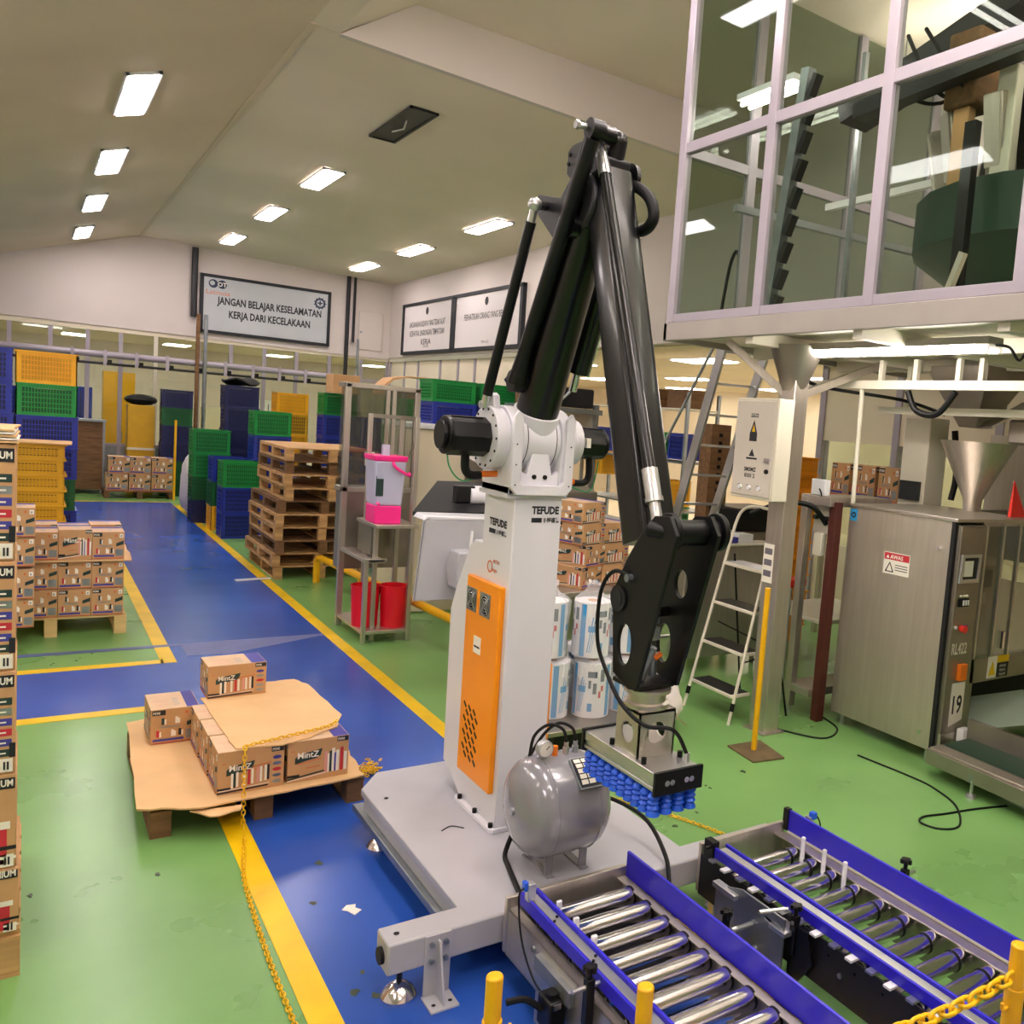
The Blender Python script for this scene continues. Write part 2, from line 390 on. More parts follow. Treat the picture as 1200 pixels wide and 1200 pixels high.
def fill_batten(x, y, z, label, L=1.5, ax='x', drop=.5):
    t = thing('fill_lamp', label, 'lamp', (x, y, z), 'hanging tube lamps')
    def P(a, b, c): return (x+a, y+b, z+c) if ax == 'x' else (x+b, y+a, z+c)
    MB().bar(P(-L/2, 0, .03), P(L/2, 0, .03), .05, .05).build('tray', M_whitep, t)
    for d in (-.06, .06): MB().cyl(P(-L/2+.03, d, 0), P(L/2-.03, d, 0), .019, n=10).build('lamp_tube', M_tube, t)
    for a in (-L/2+.1, L/2-.1): MB().cyl(P(a, 0, .05), P(a, 0, drop), .006, n=6).build('hanger', M_galv, t)
for k, (x, y) in enumerate(((3.3, 4.2), (3.3, 1.6), (3.3, -1.2), (.6, 1.2), (.6, -1.8), (-2.2, 3.5), (-2.2, 8.0))):  # unseen hanging lamps, added to lift the light on ceiling and bulkhead
    z = 5.6 if x > 2.5 else lz(x)-.55
    fill_batten(x, y, z, 'twin fluorescent tube lamp hanging from the ceiling beyond the picture', drop=.66 if x > 2.5 else .5)
for k, (x, y) in enumerate(((6.6, 5.2), (6.6, 3.2), (6.6, .6), (5.0, 2.2), (5.0, .2))): fill_batten(x, y, 5.75, ['twin tube lamp at the far back of the glazed cabin', 'twin tube lamp above the green bowl in the cabin', 'twin tube lamp at the near back of the cabin, out of view', 'twin tube lamp by the cabin front glass beside the weigher', 'twin tube lamp by the cabin front glass, out of view'][k], ax='y', drop=.5)  # extra lamps added so that the cabin interior is lit
# ================================================================== ROBOT PLATFORM
def platform():
    t = thing('base_platform', 'grey steel platform under the white robot, on levelling feet', 'platform', (2.1, 4.1, 0))
    pts = [(1.52, 3.27), (1.52, 4.78), (1.66, 4.97), (2.5, 4.97), (2.72, 4.75), (2.72, 3.27)]
    MB().prism(pts, 'Z', .235, .275).build('top_plate', M_grey, t, bevel=.006)
    inn = [(1.535, 3.38), (1.535, 4.77), (1.67, 4.95), (2.49, 4.95), (2.7, 4.74), (2.7, 3.38)]
    MB().prism(inn, 'Z', .15, .235).build('skirt', M_grey, t)
    MB().box(1.5, 3.38, .12, 1.56, 4.86, .16).build('side_channel', M_galv, t, bevel=.004)
    b = MB().prism([(3.267, .14), (3.41, .14), (3.41, .2755), (3.267, .2755)], 'X', 1.175, 3.32)
    b.build('cross_beam', M_grey, t, bevel=.01)
    MB().cyl((1.23, 3.335, .2757), (1.23, 3.335, .277), .012, n=12).build('beam_hole', M_rubber, t)
    MB().cyl((1.16, 3.335, .2), (1.176, 3.335, .2), .035, n=16).build('end_cap', M_rubber, t)
    for x, y in ((1.25, 3.33), (1.58, 4.6), (2.6, 4.6), (3.25, 3.33)):
        f = MB().lathe([(.07, 0), (.072, .012), (.055, .04), (.03, .058), (.018, .065)], (x, y, .002), n=24).build('levelling_foot', M_chrome, t)
        MB().cyl((x, y, .06), (x, y, .15), .012, n=10).build('spindle', M_dgrey, f)
    for x in (1.38, 2.86):
        br = MB().box(x-.055, 3.255, .01, x+.055, 3.267, .272)
        br.box(x-.06, 3.15, 0, x+.06, 3.267, .012)
        br.prism([(3.258, .012), (3.16, .012), (3.235, .25), (3.258, .25)], 'X', x-.005, x+.005)
        bo = br.build('floor_bracket', M_grey, t, bevel=.003)
        for dx, z in ((-.03, .235), (.03, .235), (-.03, .165), (.03, .165)):
            MB().cyl((x+dx, 3.256, z), (x+dx, 3.24, z), .011, n=8).build('bolt', M_galv, bo)
        for dx in (-.035, .035):
            MB().cyl((x+dx, 3.19, .012), (x+dx, 3.19, .0125), .009, n=10).build('bolt_hole', M_rubber, bo)
    MB().cyl((1.6, 4.6, .276), (1.6, 4.6, .2775), .012, n=12).build('plate_hole', M_rubber, t)
    MB().tube(smoothpath([(1.72, 4.1, .278), (1.78, 4.13, .278), (1.83, 4.08, .278)], 5), .003, 5).build('lifting_mark', M_dgrey, t)
platform()

# ================================================================== ROBOT
XC0 = 2.085
def robot():
    t = thing('palletizing_robot', 'tall white and orange robot with black jointed arm on the grey platform', 'robot', (2.08, 4.15, .275))
    # base flange
    fl = MB().prism([(1.93, 3.95), (1.915, 3.97), (1.915, 4.42), (1.93, 4.44), (2.225, 4.44), (2.24, 4.42), (2.24, 3.97), (2.225, 3.95)], 'Z', .275, .3).build('base_flange', M_white, t, bevel=.003)
    for x, y in ((1.928, 4.38), (1.928, 4.18), (1.93, 3.985), (2.228, 3.985), (2.228, 4.2), (2.228, 4.38)):
        MB().cyl((x, y, .3), (x, y, .322), .012, n=10).build('bolt', M_rubber, fl)
    # column with the rear housing
    prof = [(3.963, .3), (3.963, 2.0), (4.309, 2.0), (4.309, 1.735), (4.41, 1.73), (4.467, 1.69), (4.62, 1.44), (4.686, 1.3), (4.672, .42), (4.6, .4), (4.42, .3)]
    col = MB().prism(prof, 'X', 1.942, 2.21).build('column', M_white, t, bevel=.006)
    def logo(o, xd, s, wx):
        lg = MB()
        lg.text('TEFUDE', o, xd, (0, 0, 1), s, 0, 'l', bold=.05, wx=wx, off=.0012)
        o = Vector(o); xd = Vector(xd)
        z = o.z-.048*s/.055; w = .075*s/.055*wx
        a = o+Vector((0, 0, z-o.z)); nd = xd.cross(Vector((0, 0, 1)))*.0012
        lg.quad(a+nd, a+xd*w+nd, a+xd*w+Vector((0, 0, .026*s/.055))+nd, a+Vector((0, 0, .026*s/.055))+nd)
        lg.text('E·特福德', a+xd*(w+.012)+Vector((0, 0, .002)), xd, (0, 0, 1), s*.55, 0, 'l', bold=.03, wx=wx, off=.0012)
        lg.build('logo_print', M_ink, col, smooth=False)
    logo((2.04, 3.963, 1.925), (1, 0, 0), .052, .82)
    logo((1.942, 4.235, 1.84), (0, -1, 0), .05, 1.15)
    em = MB()
    em.prism(circ(4.2, 1.62, .032, n=20), 'X', 1.9405, 1.942, holes=[circ(4.2, 1.62, .024, n=20)])
    em.text('ⓠ', (1.942, 4.2, 1.6), (0, -1, 0), (0, 0, 1), .01, 0, off=.0012)
    em.text('MITRA', (1.942, 4.16, 1.645), (0, -1, 0), (0, 0, 1), .026, 0, 'l', off=.0012, bold=.02)
    em.text('umpu', (1.942, 4.18, 1.6), (0, -1, 0), (0, 0, 1), .03, 0, 'l', off=.0012, bold=.02)
    lab(em.build('round_emblem', M_inko, col, smooth=False), 'orange round emblem with small lettering')
    # orange side door
    d = lab(MB().box(1.912, 3.998, .47, 1.942, 4.408, 1.545).build('side_door', M_orange, t, bevel=.006), 'orange door with fans and vent slots')
    for y in (4.335, 4.165):
        fr = MB().prism([(y-.062, 1.36), (y+.062, 1.36), (y+.062, 1.484), (y-.062, 1.484)], 'X', 1.909, 1.912, holes=[circ(y, 1.422, .056, n=24)])
        f = fr.build('fan', M_galv, d)
        MB().cyl((1.9118, y, 1.422), (1.9125, y, 1.422), .056, n=24).build('fan_opening', M_rubber, f)
        g = MB()
        for r in (.02, .035, .05):
            g.tube([(1.907, y+r*math.cos(a), 1.422+r*math.sin(a)) for a in [2*math.pi*i/20 for i in range(20)]], .0018, 5, closed=True)
        for a in (.8, .8+math.pi/2): g.bar((1.907, y-.06*math.cos(a), 1.422-.06*math.sin(a)), (1.907, y+.06*math.cos(a), 1.422+.06*math.sin(a)), .003, .003)
        g.build('fan_guard', M_alu, f)
        bl = MB()
        for k in range(5):
            a = k*2*math.pi/5
            bl.prism([(y+.012*math.cos(a), 1.422+.012*math.sin(a)), (y+.05*math.cos(a-.3), 1.422+.05*math.sin(a-.3)), (y+.052*math.cos(a+.35), 1.422+.052*math.sin(a+.35))], 'X', 1.910, 1.9115)
        bl.build('fan_blade', M_dgrey, f)
    MB().box(1.9105, 4.19, 1.15, 1.912, 4.28, 1.24).build('door_label', M_inkw, d, smooth=False)
    MB().box(1.9098, 4.2, 1.18, 1.9106, 4.27, 1.19).build('label_print', M_ink, d, smooth=False)
    for i in range(8):
        for j in range(3):
            y, z = 4.31-j*.06+(.03 if i % 2 else 0), .58+i*.038-.006*j
            MB().bar((1.9118, y+.016, z+.012), (1.9118, y-.016, z-.012), .016, .002, up=(1, 0, 0)).build('vent_slot', M_rubber, d)
    lab(MB().box(2.21, 3.998, .47, 2.238, 4.408, 1.13).build('side_door', M_orange, t, bevel=.005), 'orange door on the far side of the column')
    # turntable and yoke
    MB().lathe([(.15, 0), (.155, .01), (.15, .022)], (2.075, 4.12, 2.0), n=32).build('turntable', M_galv, t)
    AY, AZ = 4.10, 2.29
    def cheek(x0, x1):
        arc = [(AY+.165*math.cos(a), AZ+.165*math.sin(a)) for a in [math.pi*i/14 for i in range(15)]]
        return MB().prism([(3.95, 2.022), (4.27, 2.022)]+[(4.27, 2.24)]+arc[1:-1]+[(3.935, 2.26), (3.95, 2.2)], 'X', x0, x1)
    MB().box(1.9, 3.965, 2.0, 2.235, 4.3, 2.022).build('turret_base', M_white, t)
    yk = cheek(1.9, 1.965)
    yk.v += []
    y2 = cheek(2.175, 2.235)
    m = MB(); m.add(yk.v, yk.f); m.add(y2.v, y2.f); m.box(1.9, 3.95, 2.022, 2.235, 4.27, 2.06)
    m.prism([(1.93, 2.03), (2.205, 2.03), (2.205, 2.16), (2.14, 2.12), (2.11, 2.25), (2.03, 2.25), (2.0, 2.12), (1.93, 2.16)], 'Y', 3.965, 4.0)
    yo = m.build('yoke', M_white, t, bevel=.006)
    fr = MB().prism([(1.897, 2.055), (1.93, 2.022), (2.205, 2.022), (2.238, 2.055), (2.238, 2.40), (2.215, 2.435), (2.19, 2.40), (2.19, 2.09), (2.17, 2.07), (1.965, 2.07), (1.945, 2.09), (1.945, 2.40), (1.92, 2.435), (1.897, 2.40)], 'Y', 3.922, 3.95)
    fr.build('front_frame', M_white, yo, bevel=.003)
    for x in (2.04, 2.1): MB().cyl((x, 3.967, 2.11), (x, 3.958, 2.11), .012, n=10).build('bolt', M_rubber, yo)
    for x, z in ((1.918, 2.07), (1.918, 2.17), (1.918, 2.27), (2.217, 2.07), (2.217, 2.17), (2.217, 2.27)):
        MB().cyl((x, 3.923, z), (x, 3.919, z), .004, n=6).build('screw', M_dgrey, yo)
    dr = MB().cyl((1.965, AY, AZ), (2.175, AY, AZ), .15, n=36)
    ad = Vector((0, -.48, 1.07)).normalized(); a0 = Vector((2.07, AY, AZ))
    dr.cyl(a0, a0+ad*.165, .13, .118, n=28)
    dr.build('shoulder_drum', M_white, t, bevel=.004)
    for x in (1.99, 2.15): MB().cyl((x-.002, AY, AZ), (x+.002, AY, AZ), .1512, n=36).build('drum_groove', M_dgrey, t)
    # reducers and motors
    def reducer(x0, s, rs, motor):
        p = MB()
        for (a, b, r) in rs: p.cyl((x0+s*a, AY, AZ), (x0+s*b, AY, AZ), r, n=36)
        ro = p.build('reducer', M_white, t, bevel=.003)
        for i in range(14):
            a = 2*math.pi*i/14; r = rs[-1][2]-.016; x = x0+s*rs[-1][1]
            MB().cyl((x, AY+r*math.cos(a), AZ+r*math.sin(a)), (x+s*.004, AY+r*math.cos(a), AZ+r*math.sin(a)), .007, n=6).build('bolt', M_rubber, ro)
        x = x0+s*rs[-1][1]; L, r = motor
        mm = MB().cyl((x, AY, AZ), (x+s*L*.82, AY, AZ), r, n=8)
        mm.cyl((x+s*L*.82, AY, AZ), (x+s*L*.9, AY, AZ), r*.96, n=20); mm.cyl((x+s*L*.9, AY, AZ), (x+s*L, AY, AZ), r*.72, n=16)
        for k in range(5): mm.box(min(x+s*.03, x+s*L*.8), AY-.045+k*.02, AZ+r*.9, max(x+s*.03, x+s*L*.8), AY-.04+k*.02, AZ+r*.98)
        return mm.build('motor', M_black, t, bevel=.004)
    reducer(1.9, -1, [(0, .03, .15), (.03, .075, .158)], (.235, .098))
    mr = reducer(2.235, 1, [(0, .045, .135), (.045, .095, .118)], (.19, .085))
    MB().box(2.35, 3.995, 2.27, 2.375, 4.02, 2.32).build('rating_label', M_inkw, mr, smooth=False)
    # motor cables
    MB().tube(smoothpath([(1.73, 4.1, 2.2), (1.733, 4.1, 2.13), (1.76, 4.1, 2.1), (1.815, 4.1, 2.1)]), .021, 10).build('cable', M_rubber, t)
    MB().cyl((1.815, 4.1, 2.105), (1.9, 4.1, 2.11), .016, n=10).build('orange_plug', M_cableor, t)
    MB().tube(smoothpath([(1.635, 4.1, 2.25), (1.65, 4.1, 2.14), (1.72, 4.1, 2.07), (1.83, 4.1, 2.1), (1.9, 4.1, 2.11)]), .004, 6).build('earth_wire', M_greenw, t)
    MB().tube(smoothpath([(2.43, 4.1, 2.22), (2.435, 4.1, 2.12), (2.41, 4.1, 2.08), (2.346, 4.1, 2.076)]), .018, 10).build('cable', M_rubber, t)
    MB().cyl((2.346, 4.1, 2.08), (2.24, 4.1, 2.11), .015, n=10).build('orange_plug', M_cableor, t)
    MB().tube(smoothpath([(2.235, 4.1, 2.1), (2.32, 4.1, 2.06), (2.44, 4.08, 2.04), (2.49, 4.1, 2.2)]), .004, 6).build('earth_wire', M_greenw, t)
    # lower arm
    e = Vector((2.07, 3.60, 3.40))
    MB().cyl(a0+ad*.1, e, .108, .1, n=32).build('lower_arm', M_blackg, t)
    # balance cylinder beside the lower arm
    bc = MB().cyl((2.28, 4.02, 2.66), (2.28, 3.70, 3.38), .062, n=20).build('balance_cylinder', M_blackg, t)
    MB().cyl((2.28, 4.06, 2.56), (2.28, 4.02, 2.67), .022, n=12).build('rod_end', M_chrome, bc)
    MB().bar((2.345, 4.03, 2.64), (2.345, 3.70, 3.38), .012, .02).build('cylinder_rail', M_chrome, bc)
    # lever and thin rod on the left
    lv = MB().prism([(4.02, 2.36), (4.16, 2.36), (4.13, 2.49), (4.10, 2.515), (4.06, 2.50)], 'X', 1.84, 1.875).build('lever', M_white, t, bevel=.005)
    def rod(p0, p1, r, name):
        o = MB().cyl(p0, p1, r, n=16).build(name, M_black, t)
        return o
    r1 = rod((1.815, 4.075, 2.50), (1.838, 3.762, 3.29), .025, 'tie_rod')
    jj = MB().cyl((1.838, 3.762, 3.29), (1.84, 3.745, 3.34), .018, n=10); jj.ball((1.84, 3.735, 3.365), .032, 12); jj.build('ball_joint', M_alu, r1)
    jj = MB().cyl((1.815, 4.075, 2.50), (1.815, 4.1, 2.44), .02, n=10); jj.cyl((1.79, 4.1, 2.45), (1.86, 4.1, 2.45), .018, n=10); jj.build('ball_joint', M_alu, r1)
    MB().cyl((1.85, 3.735, 3.365), (1.972, 3.735+.16, 3.41), .022, n=10).build('joint_pin', M_black, r1)
    r2 = rod((1.93, 3.99, 2.60), (1.945, 3.44, 3.62), .036, 'parallel_link')
    b2 = MB().cyl((1.9, 4.0, 2.575), (1.965, 4.0, 2.575), .055, n=20); pass
    b2.cyl((1.93, 3.99, 2.57), (1.932, 3.93, 2.71), .05, .036, n=16)
    b2.build('link_end', M_black, r2)
    k2 = MB().cyl((1.885, 3.46, 3.665), (1.92, 3.455, 3.665), .014, n=10); k2.cyl((1.87, 3.46, 3.665), (1.886, 3.46, 3.665), .02, n=6)
    MB().cyl((1.92, 3.43, 3.655), (1.985, 3.43, 3.655), .045, n=20).build('link_eye', M_black, r2)
    k2.build('knuckle_bolt', M_alu, r2)
    # elbow plate
    pl = [(3.531, 3.646), (3.652, 3.638), (3.688, 3.619), (3.691, 3.521), (3.655, 3.492), (3.733, 3.421), (3.961, 3.473), (3.989, 3.421), (3.956, 3.376), (3.755, 3.223), (3.689, 3.223), (3.573, 3.403), (3.487, 3.535), (3.508, 3.637)]
    ep = MB().prism(pl, 'X', 1.965, 1.98).build('elbow_plate', M_dgrey, t, bevel=.003)
    for y, z in ((3.665, 3.6), (3.672, 3.56)): MB().cyl((1.966, y, z), (1.958, y, z), .01, n=8).build('screw', M_rubber, ep)
    MB().cyl((1.955, 3.62, 3.28), (1.99, 3.62, 3.28), .055, n=20).build('elbow_bearing', M_blackg, t)
    # elbow casting and forearm
    el = MB().cyl((1.985, 3.59, 3.39), (2.21, 3.59, 3.39), .125, n=32)
    el.bar((2.11, 3.6, 3.4), (2.11, 3.54, 3.6), .13, .14, up=(1, 0, 0))
    el.build('elbow_casting', M_dgrey, t, bevel=.015, seg=3)
    bt = MB()
    for z in (3.46, 3.53, 3.6): bt.cyl((1.99, 3.53-.3*(z-3.46), z), (1.978, 3.53-.3*(z-3.46), z), .018, n=8)
    bt.build('casting_bolt', M_chrome, t)
    cp = MB().cyl((1.985, 3.46, 3.66), (2.06, 3.46, 3.66), .04, n=24); cp.cyl((2.11, 3.62, 3.3), (2.11, 3.505, 3.655), .046, n=24); cp.ball((2.11, 3.502, 3.662), .046, 14); cp.cyl((2.11, 3.545, 3.53), (2.11, 3.54, 3.545), .055, n=24); cp.cyl((2.195, 3.52, 3.52), (2.215, 3.52, 3.52), .07, n=24)
    cp.cyl((2.195, 3.56, 3.34), (2.24, 3.56, 3.34), .06, n=24)
    cp.build('pivot_shaft', M_blackg, t)
    fa = MB(); p0, p1 = Vector((2.09, 3.53, 3.5)), Vector((2.09, 2.985, 1.93)); d = (p1-p0).normalized(); s = d.cross(Vector((1, 0, 0))).normalized()
    prof = []
    for cx, cy, a_ in ((.055, .06, 0), (-.055, .06, 90), (-.055, -.06, 180), (.055, -.06, 270)):
        for k in range(4):
            a = R(a_+k*30); prof.append((cx+.03*math.cos(a), cy+.03*math.sin(a)))
    n = len(prof); X = Vector((1, 0, 0))
    vs = [p0+X*a+s*b for a, b in prof]+[p1+X*a*1.05+s*b*1.05 for a, b in prof]
    fa.add(vs, [(i, (i+1) % n, n+(i+1) % n, n+i) for i in range(n)]+[tuple(range(n))[::-1], tuple(range(n, 2*n))])
    fo = fa.build('forearm', M_blackg, t)
    # levelling rod on the front of the forearm
    q0, q1 = Vector((2.02, 3.445, 3.5)), Vector((2.02, 2.90, 2.17))
    lr = MB().cyl(q0, q1, .026, n=16).build('levelling_rod', M_blackg, t)
    u = (q1-q0).normalized()
    ends = MB().cyl(q0-u*.11, q0+u*.02, .022, .03, n=12); ends.cyl(q0-u*.17, q0-u*.1, .018, n=10)
    ends.build('rod_end', M_alu, lr); ends = MB()
    ends.cyl(q1-u*.07, q1+u*.05, .034, n=14); ends.cyl(q1+u*.05, q1+u*.07, .038, n=14); ends.cyl(q1+u*.07, q1+u*.15, .024, n=12); ends.ball(q1+u*.17, .036, 14)
    ends.build('rod_end', M_alu, lr)
    # hose loop
    hp = [(2.2, 3.70, 3.46), (2.2, 3.642, 3.488), (2.2, 3.563, 3.505), (2.2, 3.445, 3.47), (2.2, 3.34, 3.401), (2.2, 3.303, 3.322), (2.2, 3.35, 3.277), (2.2, 3.446, 3.275), (2.2, 3.56, 3.288)]
    MB().tube(smoothpath(hp, 5), .026, 12).build('hose_loop', M_rubber, t)
    fit = MB().cyl((2.23, 3.5, 3.27), (2.23, 3.53, 3.14), .016, n=10); fit.cyl((2.23, 3.46, 3.26), (2.23, 3.48, 3.2), .022, n=10); fit.cyl((2.2, 3.53, 3.27), (2.2, 3.53, 3.21), .022, n=10)
    fit.build('pipe_fitting', M_alu, t)
    # wrist bracket
    wp = [(2.87, 2.0), (2.80, 2.06), (2.70, 2.07), (2.645, 2.0), (2.665, 1.93), (2.84, 1.345), (2.9, 1.335), (3.02, 1.375), (3.065, 1.71), (2.97, 1.87)]
    w = MB().prism(wp, 'X', 1.975, 1.993, holes=[circ(2.95, 1.51, .05, .085, 20)]).build('wrist_plate', M_black, t, bevel=.004)
    rg = MB().cyl((1.966, 3.01, 1.69), (1.976, 3.01, 1.69), .055, n=24); rg.cyl((1.962, 3.01, 1.69), (1.967, 3.01, 1.69), .035, n=20)
    rg.build('rotary_cover', M_dgrey, w)
    MB().cyl((1.95, 2.93, 1.79), (1.975, 2.93, 1.79), .017, n=10).build('cable_gland', M_galv, w)
    wr = MB().prism(wp, 'X', 2.175, 2.193, holes=[circ(2.86, 1.77, .045, .06, 18), circ(2.95, 1.5, .05, .085, 20)]).build('wrist_plate', M_black, t, bevel=.004)
    MB().box(1.985, 2.86, 1.335, 2.183, 3.03, 1.355).build('wrist_floor', M_black, t, bevel=.003)
    MB().box(1.99, 2.93, 1.62, 2.18, 2.945, 1.66).build('cross_plate', M_black, t)
    pv = MB().cyl((2.0, 2.745, 2.0), (2.26, 2.745, 2.0), .052, n=24)
    for x in (2.0, 2.235): pv.cyl((x, 2.745, 2.0), (x+.025, 2.745, 2.0), .078, n=28)
    pv.cyl((2.262, 2.745, 2.0), (2.27, 2.745, 2.0), .05, n=20)
    pv.build('wrist_pivot', M_black, t, bevel=.003)
    MB().cyl((1.95, 2.80, 2.01), (2.0, 2.745, 2.0), .03, n=12).build('pivot_pin', M_black, t)
    cc = MB()
    for k in range(5): cc.box(2.06, 2.9, 1.6+k*.035, 2.11, 2.915, 1.622+k*.035); cc.box(2.072, 2.897, 1.6+k*.035, 2.098, 2.918, 1.635+k*.035)
    cc.box(2.055, 2.895, 1.53, 2.115, 2.92, 1.585)
    cc.build('cable_chain', M_galv, t)
    mo = MB().cyl((2.06, 2.94, 1.36), (2.09, 2.91, 1.5), .022, n=12); mo.cyl((2.12, 2.94, 1.37), (2.11, 2.93, 1.47), .02, n=10); mo.box(2.08, 2.9, 1.44, 2.11, 2.92, 1.46)
    mo.build('valve', M_galv, t)
    MB().cyl((2.1, 2.9, 1.45), (2.13, 2.9, 1.47), .012, n=8).build('orange_plug', M_cableor, t)
    MB().lathe([(.095, 0), (.095, .02), (.08, .025), (.08, .06), (.1, .065), (.1, .08)], (2.09, 2.92, 1.25), n=32).build('wrist_flange', M_ss, t)
    # gripper
    g = MB().box(1.98, 2.67, 1.02, 2.2, 3.21, 1.06)
    g.box(1.986, 2.67, 1.0, 2.194, 3.21, 1.02); g.box(1.98, 2.67, .984, 2.2, 3.21, 1.0)
    go = lab(g.build('gripper_body', M_alu, t, bevel=.003), 'long aluminium vacuum gripper')
    for y in (2.655, 3.21):
        MB().box(1.972, y, .972, 2.208, y+.015, 1.068).build('end_plate', M_black, go, bevel=.002)
    for x in (2.03, 2.055, 2.125, 2.15): MB().cyl((x, 2.656, 1.02), (x, 2.652, 1.02), .012, n=12).build('port_hole', M_chrome, go)
    for x, y in ((2.0, 3.02), (2.0, 2.78), (2.18, 3.02), (2.18, 2.78)): MB().cyl((x, y, 1.06), (x, y, 1.085), .011, n=8).build('knob', M_rubber, go)
    MB().cyl((2.17, 2.72, 1.06), (2.17, 2.72, 1.1), .013, n=10).build('hose_fitting', M_alu, go)
    cup = MB().lathe([(.012, 0), (.013, -.012), (.022, -.02), (.026, -.03), (.018, -.04), (.026, -.05), (.018, -.06), (.027, -.072), (.018, -.08), (.028, -.096), (.029, -.102)], (0, 0, 0), n=14).mesh('suction_cup', M_cup)
    gl = wloc(go)
    for i in range(4):
        for j in range(10):
            c = bpy.data.objects.new('suction_cup', cup); COL.objects.link(c); c.parent = go
            c.location = Vector((2.0+i*.06, 2.695+j*.0545, .984))-gl
    br = MB()
    x0, x1, y0, y1, z0, z1 = 2.0, 2.18, 2.83, 3.0, 1.06, 1.25
    br.prism([(y0, z0), (y1, z0), (y1, z1), (y0, z1)], 'X', x0, x0+.008, holes=[circ((y0+y1)/2, 1.15, .045, n=24)])
    br.prism([(y0, z0), (y1, z0), (y1, z1), (y0, z1)], 'X', x1-.008, x1, holes=[circ((y0+y1)/2, 1.15, .045, n=24)])
    br.prism([(x0, z0), (x1, z0), (x1, z1), (x0, z1)], 'Y', y0, y0+.008, holes=[circ((x0+x1)/2, 1.16, .045, n=24)])
    br.box(x0, y0, z1-.01, x1, y1, z1)
    lab(br.build('gripper_bracket', M_ss, t, bevel=.002), 'stainless box bracket with round holes')
    # air hose down the wrist
    hs = [(1.96, 2.93, 1.8), (1.95, 3.03, 1.80), (1.94, 3.1, 1.7), (1.94, 3.1, 1.5), (1.95, 3.03, 1.38), (1.95, 2.9, 1.28), (1.99, 2.78, 1.22), (2.1, 2.73, 1.2), (2.17, 2.72, 1.09)]
    MB().tube(smoothpath(hs, 6), .0085, 8).build('air_hose', M_rubber, t)
robot()

# ================================================================== AIR TANK
def tank():
    t = thing('air_tank', 'grey compressed air tank with pressure gauge in front of the robot', 'air tank', (2.06, 3.55, .275))
    c = (1.83, 3.55, .585); r = .235
    prof = [(0, 0), (.07, .003), (.14, .016), (.19, .04), (.222, .075), (r, .115), (r, .34), (.222, .38), (.19, .415), (.14, .44), (.07, .452), (0, .455)]
    MB().lathe(prof, c, (1, 0, 0), n=48).build('tank_shell', M_tank, t)
    for x in (1.947, 2.167): MB().lathe([(r+.001, 0), (r+.003, .003), (r+.001, .006)], (x, 3.55, .585), (1, 0, 0), n=48).build('weld_seam', M_tank, t)
    MB().cyl((1.818, 3.55, .585), (1.835, 3.55, .585), .018, n=12).build('end_plug', M_alu, t)
    for x in (1.985, 2.17):
        f = MB()
        for y in (3.46, 3.66):
            f.box(x-.02, y-.006, .275, x+.02, y+.006, .40)
        f.box(x-.02, 3.43, .275, x+.02, 3.69, .283)
        f.build('foot_bracket', M_tank, t, bevel=.003)
    # label plate tilted on the shell
    a = R(38)
    def on_shell(x, da, off): return (x, 3.55-(r+off)*math.sin(a+da), .585+(r+off)*math.cos(a+da))
    lp = MB().add([on_shell(x, da, o) for x in (2.06, 2.2) for da in (-.32, .32) for o in (.004, .022)], [(0, 1, 3, 2), (4, 6, 7, 5), (0, 4, 5, 1), (2, 3, 7, 6), (0, 2, 6, 4), (1, 5, 7, 3)])
    lo = lp.build('label_plate', M_galv, t)
    g = MB()
    for i in range(5):
        for j in range(3):
            x0 = 2.072+j*.04; d0 = -.27+i*.108
            g.add([on_shell(x, d, .0232) for x, d in ((x0, d0), (x0+.034, d0), (x0+.034, d0+.085), (x0, d0+.085))], [(0, 1, 2, 3)])
    g.build('label_print', M_inkw, lo, smooth=False)
    gd = MB().add([on_shell(x, d, .0226) for x, d in ((2.064, -.3), (2.196, -.3), (2.196, .3), (2.064, .3))], [(0, 1, 2, 3)])
    gd.build('label_grid', M_ink, lo, smooth=False)
    ga = MB().cyl((1.955, 3.5, .875), (1.955, 3.535, .875), .04, n=24).build('pressure_gauge', M_alu, t, bevel=.003)
    MB().cyl((1.955, 3.499, .875), (1.955, 3.4975, .875), .033, n=24).build('gauge_face', M_inkw, ga)
    MB().bar((1.955, 3.497, .875), (1.972, 3.497, .892), .004, .002, up=(0, 1, 0)).build('needle', M_ink, ga)
    pf = MB().cyl((1.955, 3.55, .815), (1.955, 3.53, .875), .012, n=8)
    for x in (2.09, 2.14): pf.cyl((x, 3.55, .81), (x, 3.55, .85), .016, n=10); pf.cyl((x, 3.55, .85), (x, 3.55, .875), .011, n=10)
    pf.build('fitting', M_alu, t)
    MB().cyl((2.03, 3.55, .81), (2.03, 3.55, .865), .014, n=10).build('safety_valve', M_cableor, t)
    for x in (2.09, 2.14):
        MB().tube(smoothpath([(x, 3.55, .87), (x-.01, 3.57, .93), (x-.07, 3.6, .955), (x-.13, 3.63, .9), (1.94, 3.63, .8)]), .008, 8).build('air_hose', M_rubber, t)
    MB().tube(smoothpath([(1.93, 3.72, .4), (1.88, 3.7, .3), (1.85, 3.6, .29), (1.80, 3.4, .29), (1.77, 3.28, .3), (1.77, 3.2, .36)]), .012, 8).build('air_hose', M_rubber, t)
    MB().tube(smoothpath([(2.25, 3.7, .5), (2.45, 3.75, .46), (2.58, 3.55, .4), (2.55, 3.3, .31), (2.5, 3.18, .2), (2.48, 3.1, .1)]), .011, 8).build('air_hose', M_rubber, t)
tank()

